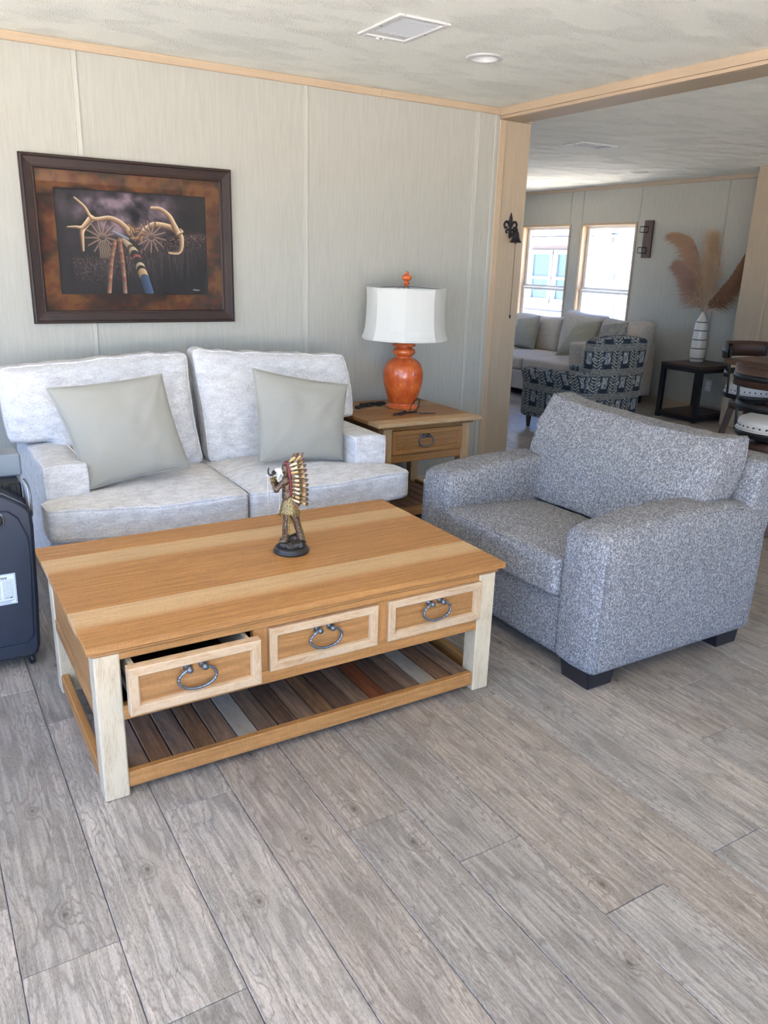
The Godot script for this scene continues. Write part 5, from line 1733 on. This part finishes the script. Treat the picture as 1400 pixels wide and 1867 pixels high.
	add_lathe(ft, [Vector2(0, 0), Vector2(0.0022, 0.002), Vector2(0.0042, 0.012), Vector2(0.0048, 0.022), Vector2(0.0038, 0.031), Vector2(0.0014, 0.037), Vector2(0, 0.040)], 10, Vector3.ZERO, Transform3D(Basis.from_scale(Vector3(1, 1, 0.42)), Vector3.ZERO))
	var feather := fin(ft)
	var tp := shape(false)
	add_lathe(tp, [Vector2(0.0044, 0.0275), Vector2(0.0041, 0.031), Vector2(0.0017, 0.0372), Vector2(0, 0.0406)], 10, Vector3.ZERO, Transform3D(Basis.from_scale(Vector3(1, 1, 0.48)), Vector3.ZERO))
	var tip := fin(tp)
	var tip_mat := mat(c8(84, 56, 38), 0.45)
	var fm := [mat(c8(214, 196, 160), 0.45), mat(c8(196, 164, 108), 0.45), mat(c8(150, 112, 66), 0.42), mat(c8(112, 76, 48), 0.42)]
	for side in [1.0, -1.0]:
		for i in 11:
			var f := i / 10.0
			var p: Vector3 = V.call(lerpf(572, 612, minf(1, f * 1.4)), lerpf(262, 800, f), side * 0.014)
			var ang := lerpf(deg_to_rad(-62), deg_to_rad(-112), f) if i > 0 else deg_to_rad(-50)
			var e := part(t, "feather", feather, fm[0] if i % 3 else fm[1], p)
			e.basis = Basis(Vector3.BACK, ang) * Basis(Vector3.UP, side * 0.35)
			e.scale = Vector3(1.1, 1.0, 1.05)
			part(e, "tip", tip, tip_mat)
			var p2: Vector3 = V.call(lerpf(668, 712, minf(1, f * 1.6)), lerpf(240, 842, f), side * 0.008)
			var e2 := part(t, "feather", feather, fm[2] if i % 2 else fm[1], p2)
			e2.basis = Basis(Vector3.BACK, ang + 0.04) * Basis(Vector3.UP, side * 0.2)
			e2.scale = Vector3(1.05, 0.86, 1.0)
			part(e2, "tip", tip, tip_mat)
	for i in 5:
		var e := part(t, "feather", feather, fm[3], V.call(600 + i * 26, 250 - i * 3, -0.012 + i * 0.006))
		e.basis = Basis(Vector3.BACK, deg_to_rad(-22 - i * 9))
		e.scale = Vector3(0.85, 0.62, 0.85)
	for i in 6:
		var e := part(t, "feather", feather, [fm[3], fm[2], mat(c8(104, 40, 34), 0.5)][i % 3], V.call(610 + i * 14, 820 + i * 14, 0.018 - i * 0.005))
		e.basis = Basis(Vector3.BACK, deg_to_rad(-135 - i * 8))
		e.scale = Vector3(1.0, 0.95, 1.0)

func ceiling_vent(label: String, c: Vector3, w: float, d: float, along_z: bool) -> void:
	# local x is the short way, local z the long way
	var t := thing("ceiling_vent", label, "vent", c, 0.0 if along_z else PI / 2, "ceiling vents")
	var fr := shape()
	var fl := 0.026
	for b in [[-w / 2, -w / 2 + fl, -d / 2, d / 2], [w / 2 - fl, w / 2, -d / 2, d / 2], [-w / 2 + fl, w / 2 - fl, -d / 2, -d / 2 + fl], [-w / 2 + fl, w / 2 - fl, d / 2 - fl, d / 2]]:
		add_box(fr, Vector3((b[0] + b[1]) / 2, -0.004, (b[2] + b[3]) / 2), Vector3(b[1] - b[0], 0.010, b[3] - b[2]), 0.003)
	part(t, "frame", fr, M.white)
	part(t, "duct", span(Vector3(-w / 2 + 0.022, 0.041, -d / 2 + 0.022), Vector3(w / 2 - 0.022, 0.13, d / 2 - 0.022), 0.0), M.vent_dark)
	var iw := w / 2 - fl
	for i in 13:
		var x := -iw + 0.008 + (iw * 2 - 0.016) * i / 12.0
		var st := shape()
		add_box(st, Vector3.ZERO, Vector3(0.0024, 0.016, d - fl * 2 - 0.10), 0.0006, 1, Vector2.ZERO, Transform3D(Basis(Vector3.BACK, 0.65), Vector3(x, 0.002, -0.004)))
		part(t, "slat", st, M.vent_slat)
	for i in 4:
		var st := shape()
		add_box(st, Vector3.ZERO, Vector3(iw * 2 - 0.004, 0.015, 0.0024), 0.0006, 1, Vector2.ZERO, Transform3D(Basis(Vector3.RIGHT, 0.7), Vector3(0, 0.002, d / 2 - fl - 0.006 - i * 0.0125)))
		part(t, "slat", st, M.vent_slat)
	part(t, "deflector", span(Vector3(-iw, -0.003, -d / 2 + fl), Vector3(iw, 0.0, -d / 2 + fl + 0.045), 0.001), M.white)
	part(t, "lever", box(Vector3(-0.03, -0.012, -d / 2 + fl * 0.5), Vector3(0.018, 0.010, 0.006), 0.002), M.white)
	part(t, "lever", box(Vector3(0.0, -0.010, -d / 2 + fl * 0.5), Vector3(0.008, 0.008, 0.005), 0.002), M.white)
	for x in [-iw - 0.012, iw + 0.012]:
		part(t, "screw", lathe([Vector2(0, -0.0125), Vector2(0.003, -0.012), Vector2(0.0036, -0.0085), Vector2(0, -0.0085)], 10, Vector3(x, 0, 0)), M.pewter)

func can_light(label: String, c: Vector3) -> void:
	var t := thing("recessed_light", label, "light", c, 0.0, "recessed downlights")
	part(t, "trim_ring", lathe([Vector2(0.060, 0.02), Vector2(0.0605, -0.004), Vector2(0.066, -0.008), Vector2(0.080, -0.006), Vector2(0.087, -0.002), Vector2(0.088, 0.0), Vector2(0.060, 0.001)], 40), M.white)
	part(t, "baffle", lathe([Vector2(0.0605, -0.003), Vector2(0.056, 0.02), Vector2(0.05, 0.045), Vector2(0.0, 0.0455)], 36), M.white)
	part(t, "lens", lathe([Vector2(0, 0.036), Vector2(0.044, 0.036), Vector2(0.05, 0.042), Vector2(0, 0.042)], 30), mat(c8(206, 208, 206), 0.5))

func ceiling_fittings() -> void:
	ceiling_vent("white louvred ceiling vent in the near room, above the armchair", Vector3(1.966, CEIL, -3.17), 0.246, 0.35, true)
	ceiling_vent("white louvred ceiling vent in the far room, beyond the header beam", Vector3(4.887, CEIL, -5.02), 0.235, 0.37, false)
	can_light("white recessed downlight, switched off, in the near ceiling beside the vent", Vector3(2.532, CEIL, -3.352))
	can_light("white recessed downlight, switched off, in the far room's ceiling", Vector3(6.565, CEIL, -6.02))

func wall_bell() -> void:
	var t := thing("wall_bell", "small black iron bell on a lily-shaped bracket, hung on the wood jamb", "bell", Vector3(3.530, 1.70, BACK - 0.008))
	var br := shape(false)
	add_prism(br, PackedVector2Array([Vector2(0, 0.08), Vector2(-0.011, 0.052), Vector2(-0.017, 0.022), Vector2(-0.010, -0.004), Vector2(-0.012, -0.05), Vector2(-0.008, -0.078), Vector2(0.008, -0.078), Vector2(0.012, -0.05), Vector2(0.010, -0.004), Vector2(0.017, 0.022), Vector2(0.011, 0.052)]), 0.0, 0.010, 0.003)
	for s in [-1.0, 1.0]:
		add_tube(br, curve([Vector3(s * 0.006, -0.006, 0.006), Vector3(s * 0.022, 0.018, 0.006), Vector3(s * 0.040, 0.022, 0.006), Vector3(s * 0.052, 0.004, 0.006), Vector3(s * 0.042, -0.016, 0.006), Vector3(s * 0.028, -0.010, 0.006)], 5), 0.008, 8, false, 0.006)
		add_tube(br, curve([Vector3(s * 0.006, -0.028, 0.006), Vector3(s * 0.022, -0.026, 0.006), Vector3(s * 0.034, -0.038, 0.006), Vector3(s * 0.026, -0.048, 0.006)], 5), 0.007, 8, false, 0.006)
	part(t, "bracket", br, M.iron)
	part(t, "arm", tube(curve([Vector3(0, -0.072, 0.006), Vector3(0, -0.060, 0.03), Vector3(0, -0.036, 0.055), Vector3(0, -0.022, 0.070), Vector3(0, -0.034, 0.078)], 5), 0.0055, 8), M.iron)
	var bl := lathe(smooth_profile([Vector2(0, -0.048), Vector2(0.010, -0.050), Vector2(0.0165, -0.058), Vector2(0.0205, -0.075), Vector2(0.024, -0.092), Vector2(0.032, -0.108), Vector2(0.0385, -0.116), Vector2(0.0385, -0.120), Vector2(0.034, -0.117), Vector2(0.020, -0.09), Vector2(0.014, -0.06), Vector2(0, -0.055)], 3), 28, Vector3(0, 0.014, 0.068))
	part(t, "bell", bl, M.iron)
	part(t, "hanger", tube([Vector3(0, -0.024, 0.068), Vector3(0, -0.037, 0.068)], 0.007, 8), M.iron)
	part(t, "clapper", lathe([Vector2(0, -0.122), Vector2(0.006, -0.118), Vector2(0.007, -0.112), Vector2(0.003, -0.104), Vector2(0, -0.10)], 12, Vector3(0, 0.006, 0.068)), M.iron)
	part(t, "pull_cord", tube([Vector3(0, -0.11, 0.068), Vector3(0.002, -0.35, 0.066), Vector3(0.003, -0.565, 0.065)], 0.0016, 6), M.iron)
	part(t, "cord_bob", lathe([Vector2(0, -0.592), Vector2(0.006, -0.582), Vector2(0.007, -0.575), Vector2(0.002, -0.562), Vector2(0, -0.56)], 10, Vector3(0.003, 0, 0.065)), M.iron)

# ---------------------------------------------------------------- the far room
func far_couch() -> void:
	var o := Vector3(6.675, 0, -7.4)
	var t := thing("couch", "long cream couch under the windows of the far room", "sofa", o)
	var m: Material = M.cream
	part(t, "base", pad(8, Vector3(0.05, 0.1, 0.03), func(c: Vector3) -> Vector3: return Vector3(c.x * 0.56, 0.19 + c.y * 0.11, c.z * 1.28)), m)
	part(t, "back_frame", pad(8, Vector3(0.3, 0.08, 0.03), func(c: Vector3) -> Vector3: return Vector3(0.50 + c.x * 0.075, 0.42 + c.y * 0.34, c.z * 1.28)), m)
	for s in [-1.0, 1.0]:
		part(t, "arm", pad(10, Vector3(0.06, 0.08, 0.3), func(c: Vector3) -> Vector3: return Vector3(0.005 + c.x * 0.57, 0.39 + c.y * 0.305, s * 1.20 + c.z * 0.1)), m)
	for k in 3:
		var zc := 0.735 - k * 0.733
		part(t, "seat_cushion", pad(14, Vector3(0.1, 0.4, 0.1), func(c: Vector3) -> Vector3: return Vector3(-0.115 + c.x * 0.46, 0.375 + c.y * 0.075 + (0.02 * (1 - c.x * c.x) * (1 - c.z * c.z) if c.y > 0 else 0.0), zc + c.z * 0.363)), m)
	for b in [[-8.25, -7.33, 0.855, 0.86], [-7.31, -6.70, 0.955, 0.90], [-6.69, -6.04, 0.905, 0.895]]:
		var zz0: float = b[0] - o.z
		var zz1: float = b[1] - o.z
		part(t, "back_cushion", pad(18, Vector3(0.6, 0.2, 0.14), func(c: Vector3) -> Vector3:
			var v: float = (c.y + 1) * 0.5
			var top := lerpf(b[2], b[3], (c.z + 1) * 0.5)
			return Vector3(0.30 + 0.09 * v + c.x * (0.10 + 0.05 * (1 - c.y * c.y) * (1 - pow(c.z, 4))), lerpf(0.44, top, v) + 0.01 * sin(c.z * 3.0 + b[0]), lerpf(zz0, zz1, (c.z + 1) * 0.5))), m)
	for x in [-0.5, 0.48]:
		for z in [-1.2, 1.2]:
			part(t, "foot", box(Vector3(x, 0.04, z), Vector3(0.07, 0.08, 0.07), 0.006), M.black_block)
	throw_pillow("throw_pillow", "plain sage pillow at the left end of the far couch, beside the jamb", [Vector3(6.86, 0.80, -8.02), Vector3(6.86, 0.865, -7.62), Vector3(6.74, 0.465, -7.56), Vector3(6.74, 0.465, -7.95)], 0.16, M.sage_far, 9, "pillows on the far couch")
	throw_pillow("throw_pillow", "dark sage pillow tipped over in the middle of the far couch", [Vector3(6.68, 0.855, -6.78), Vector3(6.78, 0.885, -6.50), Vector3(6.46, 0.53, -6.36), Vector3(6.42, 0.49, -6.82)], 0.17, M.sage_far, 12, "pillows on the far couch")
	throw_pillow("throw_pillow", "speckled grey-brown pillow behind the dark sage one on the far couch", [Vector3(6.78, 0.84, -6.47), Vector3(6.82, 0.90, -6.16), Vector3(6.64, 0.60, -6.05), Vector3(6.58, 0.56, -6.42)], 0.15, cloth(heather_images(c8(150, 146, 138), c8(108, 104, 98), c8(196, 192, 182), 30000, 31), 0.6, 0.8), 15, "pillows on the far couch")

func patterned_chair() -> void:
	# faces away from the viewer (-z)
	var o := Vector3(5.315, 0, -5.28)
	var t := thing("patterned_armchair", "armchair in blue-black and cream ikat fabric, its back to the viewer", "armchair", o)
	var m: Material = M.ikat
	part(t, "base", pad(10, Vector3(0.05, 0.1, 0.05), func(c: Vector3) -> Vector3: return Vector3(c.x * 0.325, 0.245 + c.y * 0.125, c.z * 0.40)), m)
	part(t, "seat_cushion", pad(12, Vector3(0.12, 0.4, 0.12), func(c: Vector3) -> Vector3: return Vector3(c.x * 0.235, 0.43 + c.y * 0.07 + (0.02 * (1 - c.x * c.x) * (1 - c.z * c.z) if c.y > 0 else 0.0), -0.105 + c.z * 0.31)), m)
	for s in [-1.0, 1.0]:
		part(t, "arm", pad(16, Vector3(0.5, 0.2, 0.06), func(c: Vector3) -> Vector3:
			var v: float = (c.y + 1) * 0.5
			var roll := 0.030 * smoothstep(0.72, 0.95, v)
			return Vector3(s * 0.293 + c.x * (0.052 + roll) + s * roll * 0.4, lerpf(0.12, 0.575, v) + 0.02 * c.z, -0.01 + c.z * 0.405)), m)
	# back: straight up from the base, rounded at its upper corners, raked a little
	part(t, "back", pad(22, Vector3(0.16, 0.12, 0.4), func(c: Vector3) -> Vector3:
		var v: float = (c.y + 1) * 0.5
		var half := lerpf(0.335, 0.318, v) - 0.012 * exp(-pow((v - 0.62) / 0.1, 2))
		return Vector3(c.x * half, lerpf(0.12, 0.905, v) - 0.03 * c.x * c.x * v, 0.33 + c.z * 0.075 + 0.055 * v + 0.03 * (1 - c.x * c.x) * (1 - c.y * c.y) * maxf(0, c.z))), m)
	for x in [-0.29, 0.29]:
		for z in [-0.34, 0.34]:
			part(t, "leg", lathe([Vector2(0, 0), Vector2(0.022, 0), Vector2(0.038, 0.12), Vector2(0, 0.12)], 4, Vector3(x, 0, z), true), M.black_block)

func console_and_vase() -> void:
	var o := Vector3(6.97, 0, -5.28)
	var t := thing("console_table", "small dark wood and black metal side table holding the striped vase", "side table", o)
	var hx := 0.298
	var hz := 0.25
	part(t, "top", span(Vector3(-hx, 0.532, -hz), Vector3(hx, 0.56, hz), 0.003, 2), M.dark_wood)
	for y in [0.512, 0.035]:
		var fr := shape()
		for s in [-1.0, 1.0]:
			add_box(fr, Vector3(s * (hx - 0.014), y, 0), Vector3(0.026, 0.04, hz * 2 - 0.008), 0.002)
			add_box(fr, Vector3(0, y, s * (hz - 0.014)), Vector3(hx * 2 - 0.0615, 0.039, 0.0255), 0.002)
		part(t, "top_frame" if y > 0.3 else "shelf_frame", fr, M.black)
	for x in [-1.0, 1.0]:
		for z in [-1.0, 1.0]:
			part(t, "leg", box(Vector3(x * (hx - 0.026), 0.266, z * (hz - 0.026)), Vector3(0.045, 0.53, 0.045), 0.002), M.black)
	for i in 3:
		part(t, "shelf_board", span(Vector3(-hx + 0.03, 0.05, -hz + 0.03 + i * 0.1468), Vector3(hx - 0.03, 0.072, -hz + 0.1745 + i * 0.1468), 0.002, 0), M.dark_wood)
	var vo := Vector3(7.045, 0.56, -5.395)
	var v := thing("vase", "tall white ceramic vase with thin grey bands on the dark side table", "vase", vo)
	var pf := smooth_profile([Vector2(0, 0), Vector2(0.058, 0), Vector2(0.066, 0.008), Vector2(0.073, 0.04), Vector2(0.077, 0.12), Vector2(0.074, 0.24), Vector2(0.067, 0.34), Vector2(0.058, 0.40), Vector2(0.040, 0.44), Vector2(0.023, 0.468), Vector2(0.0185, 0.485), Vector2(0.021, 0.497), Vector2(0.016, 0.497), Vector2(0.013, 0.46), Vector2(0.0, 0.44)], 4)
	var vm := mat(c8(214, 211, 202), 0.14)
	part(v, "body", lathe(pf, 36), vm)
	for b in [[0.035, 0.0728], [0.135, 0.0773], [0.224, 0.0750], [0.315, 0.0700], [0.398, 0.0587]]:
		part(v, "band", lathe([Vector2(b[1] - 0.002, b[0] - 0.006), Vector2(b[1] + 0.0008, b[0] - 0.005), Vector2(b[1] + 0.0004, b[0] + 0.005), Vector2(b[1] - 0.003, b[0] + 0.006)], 36), mat(c8(96, 96, 92), 0.3))
	var tan := mat(c8(178, 146, 120), 0.95)
	tan.backlight_enabled = true
	tan.backlight = Color(0.16, 0.13, 0.10)
	var brown := tinted(tan, c8(134, 96, 72))
	var pale := tinted(tan, c8(196, 168, 136))
	var lip := Vector3(7.045, 1.04, -5.395)
	var W := func(z: float, y: float, dx := 0.0) -> Vector3: return Vector3(dx, y - 1.04, z + 5.395)
	# spine, sweep and length of the strands, their number, how far they start from the spine, colour
	var left := [W.call(-5.395, 1.0), W.call(-5.42, 1.15), W.call(-5.46, 1.36, -0.02), W.call(-5.53, 1.58, -0.04), W.call(-5.62, 1.74, -0.05), W.call(-5.78, 1.80, -0.05)]
	plume("pampas_plume", "tan pampas plume fanning to the left in the striped vase", lip, left, Vector3(-0.2, -0.12, -1.0), 0.30, 1700, 0.012, tan, 41)
	var left2 := [W.call(-5.39, 1.0), W.call(-5.42, 1.12, -0.03), W.call(-5.47, 1.26, -0.07), W.call(-5.54, 1.42, -0.1), W.call(-5.66, 1.52, -0.1)]
	plume("pampas_plume", "pinkish-tan pampas plume drooping lower left in the striped vase", lip, left2, Vector3(-0.3, -0.25, -0.9), 0.25, 1500, 0.012, tinted(tan, c8(168, 138, 122)), 43)
	var mid := [W.call(-5.39, 1.0), W.call(-5.39, 1.10, -0.01), W.call(-5.39, 1.34, 0.0), W.call(-5.40, 1.58, 0.01), W.call(-5.43, 1.78, 0.02)]
	plume("bunny_tail_grass", "upright pale cluster of dried grass heads in the middle of the striped vase", lip, mid, Vector3(0, 0.1, -0.1), 0.10, 2600, 0.07, pale, 47)
	var right := [W.call(-5.39, 1.0), W.call(-5.34, 1.12, 0.0), W.call(-5.24, 1.26, 0.0), W.call(-5.12, 1.42, 0.0), W.call(-5.02, 1.60, 0.0)]
	plume("pampas_plume", "dark brown pampas plume spreading right behind the panelled wall edge", lip, right, Vector3(0.0, -0.3, 1.0), 0.30, 1800, 0.012, brown, 53)
	# wall sconce
	var s := thing("wall_sconce", "dark wood wall sconce with black wire candle rings, right of the windows", "sconce", Vector3(FAR, 1.777, -6.505))
	part(s, "board", span(Vector3(-0.022, -0.2, -0.062), Vector3(0, 0.2, 0.062), 0.003, 1), M.dark_wood)
	for y in [0.13, -0.09]:
		var rs := shape(false)
		for dy in [0.0, -0.06]:
			var ring := []
			for i in 24:
				var a := TAU * i / 24.0
				ring.append(Vector3(-0.085 + cos(a) * 0.045, y + dy, sin(a) * 0.045))
			add_tube(rs, ring, 0.0035, 6, true)
		for a in [0.6, 2.4, 4.2, 5.6]:
			var p := Vector3(-0.085 + cos(a) * 0.045, y, sin(a) * 0.045)
			add_tube(rs, [p, p + Vector3(0, -0.06, 0)], 0.003, 6)
		add_tube(rs, [Vector3(-0.04, y, 0), Vector3(-0.02, y, 0)], 0.004, 6)
		add_tube(rs, [Vector3(-0.04, y - 0.06, 0), Vector3(-0.02, y - 0.06, 0)], 0.004, 6)
		part(s, "candle_ring", rs, M.iron)

func plume(called: String, label: String, at: Vector3, spine: Array, sweep: Vector3, length: float, n: int, spread: float, m: Material, sd: int) -> void:
	var t := thing(called, label, "dried grass", at, 0.0, "dried grasses in the striped vase")
	var r := RandomNumberGenerator.new()
	r.seed = sd
	var sp := curve(spine, 6)
	part(t, "stem", tube(sp, 0.0028, 6, false, 0.0012), M.slat)
	var st := shape(true)
	for i in n:
		var f := 0.22 + 0.78 * pow(r.randf(), 0.7)
		var k := f * (sp.size() - 1)
		var j := mini(int(k), sp.size() - 2)
		var p: Vector3 = (sp[j] as Vector3).lerp(sp[j + 1], k - j)
		var tang: Vector3 = ((sp[j + 1] as Vector3) - sp[j]).normalized()
		var rnd := Vector3(r.randfn(0, 1), r.randfn(0, 1), r.randfn(0, 1)).normalized()
		var d: Vector3 = (tang * 0.55 + rnd * 0.42 + sweep * r.randf_range(0.2, 1.0)).normalized()
		var l := length * r.randf_range(0.5, 1.0) * (1.0 - 0.35 * f)
		p += Vector3(r.randfn(0, 1), r.randfn(0, 1), r.randfn(0, 1)) * spread * (1.15 - 0.75 * f)
		var q := p
		var prev := p
		var w := r.randf_range(0.0022, 0.0042)
		var sidev := d.cross(Vector3(1, 0.2, 0.1)).normalized() * w
		for s in 4:
			d = (d + Vector3(0, -0.10, 0) + sweep * 0.14 + Vector3(r.randfn(0, 0.05), r.randfn(0, 0.05), r.randfn(0, 0.05))).normalized()
			q = prev + d * l * 0.25
			if (at + q).z > -4.945 or (at + q).x > FAR - 0.02:
				break
			var wa := 1.0 - s * 0.22
			var wb := 1.0 - (s + 1) * 0.22
			quad(st, prev - sidev * wa, prev + sidev * wa, q + sidev * wb, q - sidev * wb)
			prev = q
	var o := part(t, "plume", st, m)
	o.set_meta("kind", "stuff")

func bar_table_and_stools() -> void:
	var o := Vector3(5.25, 0, -2.6)
	var t := thing("bar_table", "counter-height table with a dark top and white apron at the right edge", "table", o)
	for i in 5:
		part(t, "top_board", span(Vector3(-0.53 + i * 0.21, 0.865, -0.80), Vector3(-0.5212 + (i + 1) * 0.21 - 0.0094, 0.902, 0.80), 0.003, 2), tinted(M.slat, Color(0.66, 0.60, 0.56)))
	var ap := shape()
	for s in [-1.0, 1.0]:
		add_box(ap, Vector3(s * 0.445, 0.815, 0), Vector3(0.022, 0.10, 1.46), 0.003)
		add_box(ap, Vector3(0, 0.815, s * 0.74), Vector3(0.90, 0.10, 0.022), 0.003)
	part(t, "apron", ap, M.white)
	part(t, "pedestal", lathe([Vector2(0, 0), Vector2(0.3, 0), Vector2(0.3, 0.04), Vector2(0.09, 0.10), Vector2(0.075, 0.3), Vector2(0.085, 0.7), Vector2(0.2, 0.865), Vector2(0, 0.865)], 28, Vector3(0.1, 0, 0.1)), M.white)
	var nail := fin(lathe([Vector2(0.0062, 0), Vector2(0.005, 0.003), Vector2(0, 0.0045)], 8))
	stool("bar_stool", "dark swivel bar stool with a white seat, nearest the viewer at the right edge", Vector3(4.30, 0, -2.69), 0.0, nail)
	stool("bar_stool", "dark swivel bar stool with a white seat, on the far side of the bar table", Vector3(5.50, 0, -3.66), -PI / 2, nail)

# faces +x at turn 0
func stool(called: String, label: String, at: Vector3, turn: float, nail: ArrayMesh) -> void:
	var t := thing(called, label, "bar stool", at, turn, "bar stools")
	var leather := mat(c8(206, 204, 200), 0.5)
	part(t, "seat", lathe(smooth_profile([Vector2(0.0, 0.575), Vector2(0.2, 0.578), Vector2(0.205, 0.60), Vector2(0.203, 0.625), Vector2(0.19, 0.645), Vector2(0.14, 0.662), Vector2(0.06, 0.668), Vector2(0, 0.669)], 3), 40), leather)
	part(t, "seat_ring", lathe([Vector2(0, 0.545), Vector2(0.205, 0.545), Vector2(0.212, 0.55), Vector2(0.212, 0.592), Vector2(0.2, 0.594)], 40), M.black)
	for i in 34:
		var a := TAU * i / 34.0
		var e := part(t, "nailhead", nail, M.iron, Vector3(cos(a) * 0.2035, 0.608, sin(a) * 0.2035))
		e.basis = Basis(Vector3.UP, -a) * Basis(Vector3.BACK, -PI / 2)
	part(t, "swivel", lathe([Vector2(0, 0.51), Vector2(0.1, 0.51), Vector2(0.1, 0.545), Vector2(0, 0.546)], 24), M.black)
	part(t, "apron", lathe([Vector2(0, 0.46), Vector2(0.155, 0.46), Vector2(0.165, 0.47), Vector2(0.165, 0.51), Vector2(0, 0.512)], 32), M.dark_wood)
	for i in 4:
		var a := TAU * (i + 0.5) / 4.0
		var top := Vector3(cos(a) * 0.135, 0.49, sin(a) * 0.135)
		var bot := Vector3(cos(a) * 0.235, 0.0, sin(a) * 0.235)
		var ax := (top - bot).normalized()
		var sd := Vector3(-sin(a), 0, cos(a))
		var xf := Transform3D(Basis(sd, ax, sd.cross(ax)), (top + bot) * 0.5 + Vector3.UP * 0.004)
		part(t, "leg", box(Vector3.ZERO, Vector3(0.042, 0.5, 0.042), 0.004, 1, xf), M.dark_wood)
	var ring := []
	for i in 32:
		var a := TAU * i / 32.0
		ring.append(Vector3(cos(a) * 0.19, 0.2, sin(a) * 0.19))
	part(t, "foot_ring", tube(ring, 0.009, 8, true), M.black)
	# back: two posts, a bent wood top rail with a metal band, and a lower metal band
	var arc := func(r0: float, r1: float, y0: float, y1: float, a0: float, a1: float) -> SurfaceTool:
		var st := shape(false)
		var n := 20
		for i in n:
			var q := []
			for k in 2:
				var a := lerpf(a0, a1, float(i + k) / n)
				var d := Vector3(cos(a), 0, sin(a))
				q.append([d * r0 + Vector3.UP * y0, d * r1 + Vector3.UP * y0, d * r1 + Vector3.UP * y1, d * r0 + Vector3.UP * y1])
			for j in 4:
				var l := (j + 1) % 4
				quad(st, q[0][j], q[0][l], q[1][l], q[1][j])
		return st
	var a0 := deg_to_rad(112)
	var a1 := deg_to_rad(248)
	part(t, "top_rail", arc.call(0.238, 0.262, 0.835, 0.95, a0, a1), M.dark_wood)
	part(t, "rail_band", arc.call(0.262, 0.266, 0.872, 0.905, a0, a1), M.black)
	part(t, "lower_band", arc.call(0.226, 0.232, 0.70, 0.745, a0, a1), M.black)
	for a in [a0 + 0.03, a1 - 0.03]:
		var d := Vector3(cos(a), 0, sin(a))
		part(t, "post", tube(curve([d * 0.214 + Vector3.UP * 0.56, d * 0.224 + Vector3.UP * 0.70, d * 0.236 + Vector3.UP * 0.84, d * 0.246 + Vector3.UP * 0.93], 4), 0.0085, 8), M.black)
